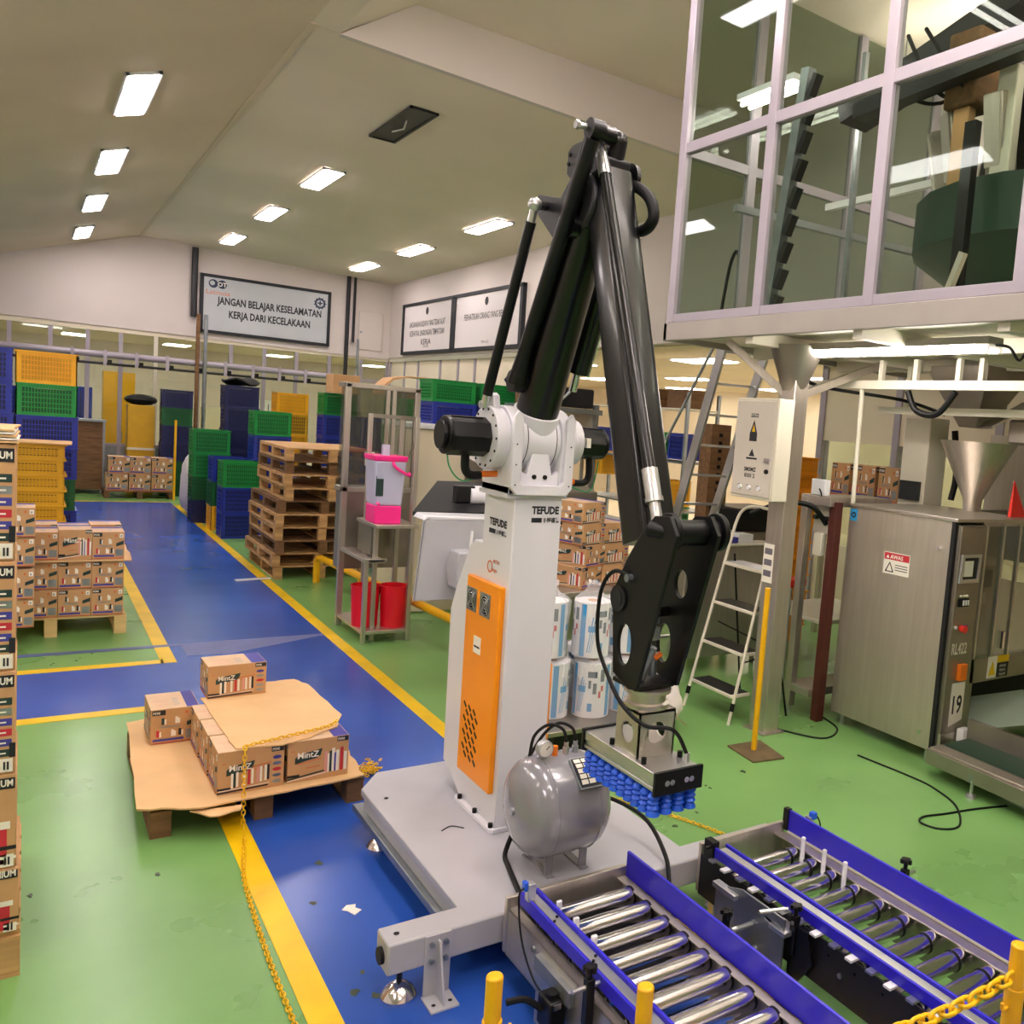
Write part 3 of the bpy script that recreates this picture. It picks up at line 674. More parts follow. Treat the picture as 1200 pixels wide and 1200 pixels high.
# ================================================================== CONVEYORS
def roller_mesh(L, r, band):
    m = MB().cyl((0, 0, 0), (L, 0, 0), r, n=20); m.cyl((-.03, 0, 0), (L+.03, 0, 0), .007, n=8)
    m.cyl((.002, 0, 0), (.012, 0, 0), r*1.03, n=20, mi=1 if not band else 0)
    if not band: m.cyl((L-.012, 0, 0), (L-.002, 0, 0), r*1.04, n=20, mi=1)
    if band: m.cyl((L-.09, 0, 0), (L-.078, 0, 0), r*1.06, n=20, mi=1); m.cyl((L-.07, 0, 0), (L, 0, 0), r*1.01, n=20)
    return m.mesh('roller', [M_chrome, M_rubber])
def knob_parts(t, x, y, z, s, name='guide_bracket'):
    """black clamp post with star knob and steel rod"""
    m = MB().box(x-.016, y-.016, z-.2, x+.016, y+.016, z-.03)
    o = m.build(name, M_black, t, bevel=.003)
    k = MB().cyl((x, y, z-.03), (x, y, z), .01, n=8)
    for i in range(5):
        a = 2*math.pi*i/5; k.cyl((x+.018*math.cos(a), y+.018*math.sin(a), z-.002), (x+.018*math.cos(a), y+.018*math.sin(a), z+.016), .01, n=8)
    k.cyl((x, y, z-.002), (x, y, z+.018), .02, n=14)
    k.build('star_knob', M_black, o)
    MB().cyl((x-.07*s, y, z-.06), (x+(.09 if s > 0 else -.02), y, z-.06), .009, n=10).build('rod', M_alu, o)
    return o
def conv_left():
    t = thing('roller_conveyor', 'chrome roller conveyor with blue side guides, nearest in front of the air tank', 'conveyor', (1.95, 2.6, 0))
    Y0, Y1 = .9, 3.2
    MB().box(1.648, Y1-.004, .14, 2.25, Y1+.02, .382).build('end_plate', M_ss, t, bevel=.003)
    f = MB().box(1.655, Y0, .13, 1.662, Y1, .335); f.box(1.655, Y0, .328, 1.70, Y1, .335); f.box(1.655, Y0, .13, 1.69, Y1, .137)
    lf = f.build('side_frame', M_ss, t, bevel=.002)
    MB().box(1.665, 2.5, .15, 2.2, 3.19, .156).build('drip_pan', M_dgrey, t)  # dark sheet added to stand in for shade between the rollers
    f = MB().box(2.235, Y0, .13, 2.242, Y1, .335); f.box(2.2, Y0, .328, 2.242, Y1, .335); f.box(2.2, Y0, .13, 2.242, Y1, .137)
    f.build('side_frame', M_beamc, t, bevel=.002)
    for y in (1.2, 2.9):
        for x in (1.675, 2.22): MB().box(x-.02, y-.02, 0, x+.02, y+.02, .13).build('leg', M_ss, t, bevel=.003)
    me = roller_mesh(.495, .042, False); tl = wloc(t)
    for k in range(16):
        r = bpy.data.objects.new('roller', me); COL.objects.link(r); r.parent = t; r.location = Vector((1.715, 3.09-k*.137, .3))-tl
    # left guide: aluminium profile with two blue strips
    p = MB().box(1.69, Y0, .395, 1.745, Y1-.08, .415); p.box(1.70, Y0, .415, 1.735, Y1-.08, .422)
    g = p.build('guide_rail', M_alu, t, bevel=.002)
    for x in (1.678, 1.747): MB().box(x, Y0, .375, x+.013, Y1-.06, .43).build('blue_strip', M_guide, g, bevel=.002)
    for y in (2.98, 2.84, 2.70): MB().box(1.762, y-.008, .34, 1.785, y+.008, .445).build('sensor_pin', M_whitep, g, bevel=.003)
    for y in (2.98, 2.84, 2.70): MB().box(1.745, y-.02, .40, 1.765, y+.02, .425).build('pin_block', M_guide, g)
    for y in (2.9, 2.6): 
        for d in (-.012, .012): MB().cyl((1.715+d, y+d, .422), (1.715+d, y+d, .428), .006, n=8).build('screw', M_rubber, g)
    # right guide: blue panel
    MB().box(2.248, Y0, .33, 2.262, Y1, .45).build('guide_panel', M_guide, t, bevel=.002)
    # brackets
    b = knob_parts(t, 1.635, 2.5, .46, 1)
    MB().box(1.62, 2.49, .12, 1.655, 2.512, .3).build('bracket_foot', M_black, b)
    # sensor on the corner
    s = MB().box(1.672, 3.055, .425, 1.705, 3.09, .5).build('sensor_block', M_alu, t, bevel=.003)
    MB().box(1.66, 3.07, .465, 1.678, 3.1, .505).build('sensor_head', M_cup, s, bevel=.004)
    MB().tube(smoothpath([(1.66, 3.08, .48), (1.635, 3.07, .45), (1.632, 3.02, .3), (1.63, 2.9, .2), (1.62, 2.75, .2)]), .004, 6).build('sensor_cable', M_rubber, s)
    # motor box outside the left frame
    mo = MB().box(1.575, 2.66, .13, 1.645, 2.76, .25).build('motor_box', M_black, t, bevel=.008)
    MB().cyl((1.61, 2.71, .25), (1.61, 2.71, .265), .026, n=14).build('motor_cap', M_black, mo)
    MB().box(1.59, 2.655, .225, 1.62, 2.6605, .245).build('motor_label', M_chrome, mo)
    MB().tube(smoothpath([(1.575, 2.72, .2), (1.52, 2.75, .24), (1.45, 2.77, .24)]), .013, 8).build('motor_cable', M_rubber, mo)
    sh = MB().cyl((1.56, 2.55, .17), (1.66, 2.55, .17), .012, n=10); sh.cyl((1.6, 2.58, .15), (1.6, 2.5, .15), .03, n=12); sh.box(1.58, 2.5, .13, 1.64, 2.62, .145); sh.box(1.63, 2.62, .24, 1.655, 2.9, .3)
    sh.build('drive_fitting', M_galv, t)
    MB().cyl((1.645, 2.95, .29), (1.655, 2.95, .29), .012, n=8).build('frame_bolt', M_galv, t)
    MB().cyl((1.6, 2.5, .15), (1.6, 2.49, .15), .02, n=10).build('brass_cap', M_copper, t)
conv_left()
def conv_right():
    t = thing('roller_conveyor', 'roller conveyor with black side frame, beside the green floor', 'conveyor', (2.97, 2.4, 0))
    Y0, Y1 = .5, 3.2
    MB().box(2.69, Y1-.004, .14, 3.25, Y1+.02, .385).build('end_plate', M_ss, t, bevel=.003)
    MB().box(2.69, Y0, .13, 2.70, Y1, .335).build('side_frame', M_dgrey, t, bevel=.002)
    f = MB().box(3.235, Y0, .13, 3.245, Y1, .335); f.box(3.18, Y0, .325, 3.245, Y1, .335)
    f.build('side_frame', M_ss, t, bevel=.002)
    for y in (1.0, 3.1):
        for x in (2.715, 3.22):
            l = MB().box(x-.02, y-.02, 0, x+.02, y+.02, .13).build('leg', M_ss, t, bevel=.003)
            MB().box(x-.03, y-.06, 0, x+.06, y+.06, .008).build('foot_plate', M_galv, l)
    me = roller_mesh(.49, .042, True); tl = wloc(t)
    for k, y in enumerate((3.04, 2.905, 2.77, 2.62, 2.47, 2.325, 2.18, 2.035, 1.89, 1.745, 1.6, 1.455, 1.31)):
        r = bpy.data.objects.new('roller', me); COL.objects.link(r); r.parent = t; r.location = Vector((2.72, y, .285))-tl
    # stub ends sticking out along the left frame
    for k in range(16):
        y = 3.1-k*.1
        MB().box(2.66 if k % 2 else 2.67, y-.02, .34, 2.715, y+.015, .35).build('roller_clip', M_whitep if k % 2 else M_alu, t)
    p = MB().box(2.715, Y0, .365, 2.775, Y1-.1, .385); p.box(2.725, Y0, .385, 2.765, Y1-.1, .393)
    g = p.build('guide_rail', M_alu, t, bevel=.002)
    for x in (2.702, 2.777): MB().box(x, Y0, .35, x+.013, Y1-.08, .40).build('blue_strip', M_guide, g, bevel=.002)
    MB().box(2.69, Y1-.09, .335, 2.73, Y1-.02, .425).build('rail_end_block', M_black, g, bevel=.003)
    MB().cyl((2.66, 3.13, .4), (2.69, 3.13, .4), .008, n=8).build('rail_end_screw', M_black, g)
    MB().box(3.25, Y0, .345, 3.264, Y1, .455).build('guide_panel', M_guide, t, bevel=.002)
    MB().box(3.246, Y0, .325, 3.262, Y1-.03, .345).build('panel_ledge', M_creamp, t)
    MB().box(3.24, Y1-.03, .345, 3.268, Y1+.004, .46).build('panel_end', M_black, t)
    for y in (2.93, 2.785, 2.65): MB().box(3.112, y-.009, .245, 3.13, y+.009, .44).build('sensor_pin', M_whitep, t, bevel=.004)
    s = MB().box(3.275, 3.04, .36, 3.305, 3.08, .46).build('sensor_block', M_alu, t, bevel=.003)
    MB().box(3.285, 3.03, .45, 3.315, 3.065, .485).build('sensor_head', M_cup, s, bevel=.004)
    MB().tube(smoothpath([(3.315, 3.04, .47), (3.34, 3.03, .42), (3.34, 3.02, .33)]), .004, 6).build('sensor_cable', M_rubber, s)
    knob_parts(t, 3.295, 2.44, .49, -1)
    b = knob_parts(t, 2.66, 2.5, .41, -1)
    MB().prism([(2.42, .34), (2.52, .34), (2.52, .1), (2.46, .1), (2.38, .22)], 'X', 2.655, 2.672).build('bracket_web', M_black, b)
    for k in range(3):
        MB().cyl((2.688, 2.25-k*.35, .24), (2.68, 2.25-k*.35, .24), .012, n=8).build('frame_bolt', M_galv, t)
    # galvanised adjuster between the two conveyors
    u = thing('conveyor_adjuster', 'galvanised slotted adjuster plates between the two roller conveyors', 'bracket', (2.58, 2.65, 0))
    MB().prism([(2.52, .02), (2.98, .02), (2.98, .3), (2.8, .36), (2.52, .36)], 'X', 2.615, 2.625, holes=[circ(2.62, .31, .03, .01, 12), circ(2.86, .3, .03, .01, 12)]).build('slotted_plate', M_galv, u, bevel=.002)
    MB().box(2.59, 2.82, .3, 2.63, 2.98, .325).build('top_bar', M_alu, u, bevel=.003)
    MB().box(2.6, 2.5, .29, 2.69, 2.6, .312).build('top_bar', M_alu, u, bevel=.003)
    MB().cyl((2.5, 2.72, .24), (2.64, 2.72, .24), .013, n=10).build('rod', M_alu, u)
    MB().cyl((2.56, 2.62, .36), (2.69, 2.58, .36), .009, n=10).build('rod', M_alu, u)
    MB().box(2.51, 2.66, .1, 2.57, 2.76, .17).build('adjust_block', M_galv, u, bevel=.003)
    MB().cyl((2.47, 2.68, .15), (2.62, 2.68, .15), .012, n=10).build('rod', M_alu, u)
    kk = MB().box(2.505, 2.77, .0, 2.53, 2.795, .26); kk.build('post', M_black, u)
    k = MB().cyl((2.517, 2.78, .26), (2.517, 2.78, .3), .02, n=12)
    for i in range(5):
        a = 2*math.pi*i/5; k.cyl((2.517+.02*math.cos(a), 2.78+.02*math.sin(a), .285), (2.517+.02*math.cos(a), 2.78+.02*math.sin(a), .303), .011, n=8)
    k.build('star_knob', M_black, u)
    for i in range(3):
        MB().tube(smoothpath([(2.58+.02*i, 2.5, .03), (2.61+.02*i, 2.2, .012), (2.6+.03*i, 1.8, .012), (2.64+.02*i, 1.2, .012)]), .007, 6).build('loose_cable', M_rubber, u)
conv_right()

# ================================================================== CHAIN POSTS AND CHAINS
def link_mesh(L=.042, w=.022, r=.0042):
    pts = []
    h = L/2-w/2
    for i in range(5): a = math.pi/2-math.pi*i/4; pts.append((h+w/2*math.cos(a), w/2*math.sin(a), 0))
    for i in range(5): a = -math.pi/2-math.pi*i/4; pts.append((-h+w/2*math.cos(a), w/2*math.sin(a), 0))
    return MB().tube(pts, r, 5, closed=True)
def chain_frames(path, pitch):
    P = [Vector(p) for p in path]; out = []; acc = 0; i = 0
    seg = [(P[k+1]-P[k]).length for k in range(len(P)-1)]; tot = sum(seg); s = pitch/2
    while s < tot:
        a = s; k = 0
        while k < len(seg)-1 and a > seg[k]: a -= seg[k]; k += 1
        out.append((P[k].lerp(P[k+1], a/max(seg[k], 1e-6)), (P[k+1]-P[k]).normalized())); s += pitch
    return out
def chain_xf(i, c, d):
    s = d.cross(Vector((0, 0, 1)))
    s = Vector((1, 0, 0)) if s.length < .05 else s.normalized()
    n = s.cross(d)
    if i % 2: s, n = n, -s
    M = Matrix((d, s, n)).transposed().to_4x4(); M.translation = c
    return M
def chain_joined(name, path, label, L=.042, w=.022, r=.0042):
    lm = link_mesh(L, w, r); m = MB()
    for i, (c, d) in enumerate(chain_frames(path, L-2.2*r)):
        X = chain_xf(i, c, d); m.add([X @ v for v in lm.v], lm.f)
    return tag(m.build(name, M_chain, smooth=True, angle=80), label, 'chain')
def post(x, y, h, label, r=.03):
    t = thing('chain_post', label, 'post', (x, y, 0), 'yellow chain posts')
    MB().cyl((x, y, 0), (x, y, h), r*.85, n=20).build('post_tube', M_yp, t, bevel=.006)
    MB().cyl((x, y, 0), (x, y, h-.14), r, n=20).build('sleeve', M_yp, t, bevel=.003)
    MB().lathe([(.15, 0), (.15, .02), (.05, .04)], (x, y, 0), n=24).build('base', M_yp, t)
    for s in (-1, 1): MB().tube(smoothpath([(x+s*r, y, h-.2), (x+s*(r+.025), y, h-.2), (x+s*(r+.03), y, h-.175)], 4), .006, 6).build('hook', M_yp, t)
post(1.133, 2.245, .75, 'yellow chain post at the left of the near conveyor, by the motor box')
post(1.497, 1.981, .75, 'yellow chain post in front of the near conveyor rollers')
post(2.49, 1.392, .9, 'yellow chain post at the right edge holding the chain')
lk = link_mesh(.06, .034, .007).mesh('link', M_chain, angle=80)
ct = thing('safety_chain', 'yellow plastic chain hung from the post at the right edge over the rollers', 'chain', (2.2, 1.39, 0))
cp_ = []
for i in range(13):
    t_ = i/12; a = Vector((1.75, 1.39, .85)); b = Vector((2.46, 1.39, .80)); p_ = a.lerp(b, t_); p_.z -= .02*math.sin(math.pi*t_); cp_.append(p_)
for i, (c, d) in enumerate(chain_frames(cp_, .046)):
    o = bpy.data.objects.new('link', lk); COL.objects.link(o); o.parent = ct
    X = chain_xf(i, c-Vector(ct.location), d); o.matrix_basis = X
chain_joined('yellow_chain', smoothpath([(1.56, 5.44, .455), (1.48, 5.36, .452), (1.2, 5.27, .452), (1.02, 5.215, .452), (.995, 5.17, .43), (.995, 5.16, .2), (.995, 5.15, .012), (.97, 4.98, .008), (.9, 4.6, .008), (.875, 4.2, .008), (.86, 3.8, .008), (.855, 3.3, .008), (.85, 2.6, .008)], 8), 'yellow chain draped over the cartons on the pallet and along the floor', .034, .018, .0035)
m_ = MB(); lm_ = link_mesh(.034, .018, .0035); r_ = random.Random(5)
for i in range(46):
    c = Vector((1.83+r_.gauss(0, .035), 5.63+r_.gauss(0, .05), .012+abs(r_.gauss(0, .022))))
    X = Matrix.Rotation(r_.uniform(0, 6.28), 4, 'Z') @ Matrix.Rotation(r_.uniform(-.6, .6), 4, 'X'); X.translation = c
    m_.add([X @ v for v in lm_.v], lm_.f)
for i in range(10):
    X = chain_xf(i, Vector((1.62+.02*i, 5.5+.012*i, .012)), Vector((.86, .5, 0))); m_.add([X @ v for v in lm_.v], lm_.f)
tag(m_.build('chain_heap', M_chain, angle=80), 'heap of yellow chain on the floor behind the platform corner', 'chain')
chain_joined('yellow_chain', smoothpath([(2.95, 4.72, .01), (3.15, 4.4, .01), (3.31, 4.05, .01), (3.4, 3.79, .01), (3.5, 3.5, .01)], 6), 'yellow chain lying on the green floor below the suction cups', .034, .018, .0035)
# ================================================================== CARTONS
PR = [M_ink, M_inkg, M_inkb, M_inkw, M_inkr, M_inkp, M_inko, M_galv]
def art(m, o, xd, w, h, style):
    """flat print on an upright face: o = lower left corner, xd = direction along the face"""
    o, xd, zd = Vector(o), Vector(xd), Vector((0, 0, 1)); nd = xd.cross(zd)*.0009
    def q(u0, v0, u1, v1, mi, dz=0., k=1.):
        a, b = u0*w, u1*w
        m.add([o+nd*k+xd*a+zd*(v0*h), o+nd*k+xd*b+zd*((v0+dz)*h), o+nd*k+xd*b+zd*((v1+dz)*h), o+nd*k+xd*a+zd*(v1*h)], [(0, 1, 2, 3)], mi)
    def t(s, u, v, size, mi, al='l', wx=1., k=2.): m.text(s, o+xd*(u*w)+zd*(v*h)+nd*(k-1), xd, (0, 0, 1), size*h, mi, al, bold=.02, wx=wx, off=.0009)
    def swoosh(u, v, s):
        P = [(0, 0), (0, .32), (.12, .5), (.45, .58), (1.0, .72), (.93, .32), (.78, .2), (.4, .12)]
        m.add([o+nd+xd*((u+a*s)*w)+zd*((v+b*s)*h) for a, b in P], [tuple(range(len(P)))], 1)
    if style == 'long':
        swoosh(.13, .42, .42); t('MintZ', .17, .53, .2, 3, wx=.95)
        t('oo', .06, .7, .08, 6); q(.5, .55, .8, .575, 6, .06); q(.5, .48, .76, .5, 6, .05)
        q(.0, .02, .76, .06, 0, .04); q(.0, .1, .2, .15, 0); q(.02, .075, .78, .09, 3, .05, 1.5)
        for i, (mi, u) in enumerate(((3, .2), (1, .235), (3, .275), (3, .38), (4, .45), (3, .5), (5, .58), (3, .63), (3, .7), (0, .74))):
            q(u, .12+.02*i/2, u+.035, .47+.012*i, mi, 0, 1.6+.1*i)
        q(.8, .86, .99, .98, 0); t('PS90', .815, .885, .09, 3, wx=.9)
        for i in range(5): m.add([o+nd+xd*((.89+.07*math.cos(a))*w)+zd*((.14+i*.145+.045*math.sin(a))*h) for a in [2*math.pi*k/10 for k in range(10)]], [tuple(range(10))], (7, 7, 4, 7, 2)[i])
    elif style == 'long2':
        swoosh(.12, .44, .44); t('MintZ', .16, .57, .21, 3, wx=.95)
        t('oo', .06, .74, .08, 6); q(.15, .42, .55, .44, 6, .08); q(.3, .3, .52, .32, 6, .02)
        q(0, .06, .66, .1, 1, .12); q(0, .03, .66, .05, 3, .1, 1.5); q(0, .12, .2, .18, 0)
        for i, (mi, u) in enumerate(((3, .64), (1, .68), (3, .72), (2, .76), (3, .79), (4, .86), (3, .92), (5, .6))): q(u, .14, u+.05, .6+.02*(i % 3)*3, mi, 0, 1.6+.1*i)
        q(.8, .87, .99, .99, 0); t('PS90', .815, .895, .09, 3, wx=.9)
    else:  # end face
        q(.03, .83, .3, .97, 0); t('PS90', .05, .86, .1, 3, wx=.9)
        q(.84, .78, .96, .93, 3); t('II', .875, .81, .1, 0)
        for u, v, c in ((.22, .55, 1), (.5, .56, 3), (.12, .2, 4), (.42, .2, 3), (.57, .21, 0)):
            q(u, v, u+.06, v+.19, c); q(u+.06, v, u+.1, v+.15, 3)
        q(.18, .46, .6, .5, 7); q(.05, .08, .68, .15, 2); q(.05, .02, .98, .04, 4); q(.72, .1, .96, .36, 7)
        P = [(.74, .46), (.74, .58), (.98, .68), (.97, .54)]
        m.add([o+nd+xd*(a*w)+zd*(b*h) for a, b in P], [(0, 1, 2, 3)], 1)
        q(.7, .82, .76, .9, 6)
def make_carton(L, W, H, front='long', left='end', topblue='x', name='carton'):
    """carton standing at the origin (base centre); front faces -Y"""
    t = thing(name, '', 'carton', (0, 0, 0))
    x, y = L/2, W/2
    b = MB().box(-x, -y, 0, x, y, H-.0015)
    b.build('box', M_card, t, bevel=.003, seg=1)
    tp = MB().box(-x+.001, -y+.001, H-.0015, x-.001, -.001, H); tp.box(-x+.001, .001, H-.0015, x-.001, y-.001, H)
    tp.build('top_flap', M_cardt, t, smooth=False)
    p = MB(); art(p, (-x, -y, 0), (1, 0, 0), L, H, front); p.build('front_print', PR, t, smooth=False)
    p = MB(); art(p, (-x, y, 0), (0, -1, 0), W, H, left); p.build('side_print', PR, t, smooth=False)
    p = MB()
    def tq(x0, y0, x1, y1, mi): p.add([(x0, y0, H+.0006), (x1, y0, H+.0006), (x1, y1, H+.0006), (x0, y1, H+.0006)], [(0, 1, 2, 3)], mi)
    if topblue == 'x': tq(x-.26*L, -y+.003, x-.004, y-.003, 2)
    else: tq(-x+.003, y-.28*W, x-.003, y-.003, 2)
    for i in range(5): tq(-x+.12*L, -y+.2*W+i*.1*W, -x+.4*L, -y+.215*W+i*.1*W, 5); tq(0, -y+.2*W+i*.1*W, .12*L, -y+.23*W+i*.1*W, 7)
    p.build('top_print', PR, t, smooth=False)
    return t
class Proto:
    def __init__(s, t): s.t = t; s.used = False
    def place(s, loc, label, rz=0., group=None):
        if not s.used:
            s.used = True; _kids[s.t.name] = kids(s.t); o = s.t
            o.location = loc; o.rotation_euler = (0, 0, rz); o['label'] = label
            if group: o['group'] = group
            return o
        return dup(s.t, loc, label, rz, group)

# ================================================================== PALLETS
def make_pallet(W, D, m, h=.14, nb=7):
    t = thing('wooden_pallet', '', 'pallet', (0, 0, 0)); w, d = W/2, D/2; th = .02; bw = D/nb
    for i in range(nb):
        y = -d+bw*(i+.5); MB().box(-w, y-bw*.4, h-th, w, y+bw*.4, h).build('deck_board', m, t, bevel=.002, seg=1)
    for x in (-w+.05, 0, w-.05):
        MB().box(x-.05, -d, h-2*th, x+.05, d, h-th).build('stringer_board', m, t)
        for y in (-d+.06, 0, d-.06): MB().box(x-.05, y-.06, .018, x+.05, y+.06, h-2*th).build('block', m, t, bevel=.003, seg=1)
        MB().box(x-.05, -d, 0, x+.05, d, .018).build('bottom_board', m, t)
    return t
# pallet in the aisle -------------------------------------------------------
pa = make_pallet(1.12, 1.35, M_woodd, .165, 6); pa.location = (1.115, 5.9, 0); pa['label'] = 'dark wooden pallet with cartons in the middle of the aisle'
pa['group'] = 'wooden pallets'
rj = random.Random(11)
def ragged(pts, amp, k=7):
    out = []
    for i in range(len(pts)):
        a, b = Vector(pts[i]), Vector(pts[(i+1) % len(pts)])
        for j in range(k):
            q = a.lerp(b, j/k); out.append((q.x+rj.uniform(-amp, amp), q.y+rj.uniform(-amp, amp)))
    return out
sh1 = [(.56, 6.7), (.5, 5.24), (.79, 5.13), (1.3, 5.16), (1.66, 5.2), (1.70, 5.7), (1.68, 6.6), (.7, 6.72)]
o = tag(MB().prism(ragged(sh1, .008, 6), 'Z', .166, .176).build('cardboard_sheet', M_cardl), 'torn cardboard sheet lying on the aisle pallet under the cartons', 'cardboard')
o2 = tag(MB().prism(ragged([(.74, 5.16), (.98, 5.12), (.96, 5.06), (.82, 5.04)], .01, 4), 'Z', .145, .153).build('cardboard_scrap', M_cardl), 'crumpled cardboard flap hanging at the front edge of the aisle pallet', 'cardboard')
CH = .245; ZB = .177
kA = Proto(make_carton(.345, .29, CH, 'long', 'end')); kB = Proto(make_carton(.345, .29, CH, 'long2', 'end')); kE = Proto(make_carton(.27, .345, .225, 'end', 'long'))
GA = 'cartons on the aisle pallet'
kA.place((1.045, 5.385, ZB), 'carton with printed sachets at the front left of the aisle pallet, behind the chain', 0, GA)
kB.place((1.41, 5.395, ZB), 'carton with large logo at the front right corner of the aisle pallet', 0, GA)
for k in range(2): kA.place((1.04-.005*k, 5.69+k*.305, ZB), ['second', 'third'][k]+' carton from the front in the left row of the aisle pallet', 0, GA)
for k in range(2): kB.place((1.405, 5.70+k*.305, ZB), ['second', 'third'][k]+' carton from the front in the right row of the aisle pallet', 0, GA)
kE.place((.78, 6.36, ZB), 'carton standing alone at the left back of the aisle pallet, end face to the front', R(0), GA)
sh2 = [(.93, 6.25), (1.27, 6.28), (1.33, 6.46), (1.55, 6.46), (1.60, 6.3), (1.63, 5.6), (1.55, 5.4), (1.36, 5.27), (1.2, 5.22), (.96, 5.25), (.95, 5.5)]
z2 = ZB+CH+.001
tag(MB().prism(ragged(sh2, .006, 5), 'Z', z2, z2+.008).build('cardboard_sheet', M_cardl), 'torn cardboard sheet covering the top of the cartons on the aisle pallet', 'cardboard')
kT = Proto(make_carton(.35, .25, .215, 'long', 'end'))
kT.place((1.13, 6.33, z2+.0085), 'single carton standing on top of the covering cardboard sheet', R(2), GA)

# left pallet with boxes ------------------------------------------------------
pl_ = make_pallet(1.2, 1.5, M_woodp, .185, 7); pl_.location = (.21, 10.7, 0); pl_['label'] = 'pale wooden pallet carrying stacked cartons at the left'; pl_['group'] = 'wooden pallets'
k1 = Proto(make_carton(.26, .34, .262, 'end', 'long', 'y')); k2 = Proto(make_carton(.26, .34, .285, 'long2', 'long', 'y'))
GL = 'cartons on the left pallet'; cn = ['left', 'middle', 'right']
for L_ in range(3):
    z = .187+L_*.268+(.012 if L_ == 2 else 0)
    for i in range(3):
        for j in range(2):
            K = (k1, k2)[(i+L_+j) % 2] if L_ == 2 else k1
            K.place((.128+i*.262, 10.13+j*.36, z), f'carton on the left pallet, {["lower", "middle", "upper"][L_]} layer, {["front", "back"][j]} row, {cn[i]}', 0, GL)
tag(MB().prism(ragged([(-.35, 9.93), (.85, 9.92), (.86, 11.2), (-.35, 11.2)], .01, 6), 'Z', .187+2*.268-.004, .187+2*.268+.01).build('cardboard_sheet', M_cardl), 'cardboard sheet between the middle and upper carton layers on the left pallet', 'cardboard')
for k, (z, n) in enumerate(((.187, 'lowest'), (.45, 'second'), (.74, 'third'), (1.005, 'topmost'))):
    k1.place((-.05, 9.76 if k in (1, 3) else 9.95-.17, z) if k else (-.05, 9.78, z), f'carton in the column at the left front corner of the left pallet, {n}', 0, GL)

# near stack at the left edge -----------------------------------------------------
pn = make_pallet(1.1, 1.1, M_wood, .19, 6); pn.location = (-.545, 4.75, 0); pn['label'] = 'wooden pallet under the tall carton stack at the left picture edge'; pn['group'] = 'wooden pallets'
def near_carton(z0, z1, x1, label, low):
    t = thing('tall_carton', label, 'carton', (x1-.2, 4.4, z0), 'cartons of the near stack'); H = z1-z0
    MB().box(x1-.42, 4.2, z0, x1, 4.72, z1-.002).build('box', M_card, t, bevel=.004, seg=1)
    p = MB(); Y = 4.1985
    def q(u0, v0, u1, v1, mi, k=0): p.add([(x1-u0, Y-k*.0006, z0+v0*H), (x1-u1, Y-k*.0006, z0+v0*H), (x1-u1, Y-k*.0006, z0+v1*H), (x1-u0, Y-k*.0006, z0+v1*H)], [(0, 1, 2, 3)], mi)
    q(.006, .84, .3, .955, 0); p.text('PREMIUM', (x1-.012, Y, z0+.87*H), (1, 0, 0), (0, 0, 1), .038, 3, 'r', bold=.03, wx=.72, off=.0012)
    if low:
        q(.03, .05, .2, .5, 4); q(.0, .1, .05, .13, 3, 1); q(0, .2, .06, .24, 0, 1); q(.02, .42, .09, .5, 3, 1)
    else:
        for i, mi in enumerate((1, 7, 2, 4, 2, 1)): q(.012, .74-i*.1, .3, .67-i*.1, mi); q(.03, .71-i*.1, .3, .695-i*.1, 3, 1)
        q(.0, .16, .02, .3, 0, 1)
    q(.008, .02, .05, .15, 3); p.text('II', (x1-.029, Y, z0+.045*H), (1, 0, 0), (0, 0, 1), .045, 0, 'c', bold=.02, off=.0024)
    p.build('print', PR, t, smooth=False)
zs = [.192, .463, .852, 1.267, 1.698, 2.15]; xs_ = [.0, -.012, -.018, -.022, -.026]
for k in range(5): near_carton(zs[k], zs[k+1], xs_[k], f'tall carton in the stack at the left picture edge, {ordn(k, 5)}', k < 2)
for k in range(5): tag(MB().prism(ragged([(-.5, 4.2), (-.02-.004*k, 4.19), (-.02, 4.7), (-.5, 4.7)], .006, 4), 'Z', 2.151+.011*k, 2.158+.011*k).build('folded_sheet', M_inkw if k % 2 else M_cardl), f'folded flat sheet on top of the left edge carton stack, {ordn(k, 5)}', 'cardboard', 'sheets on the near stack')

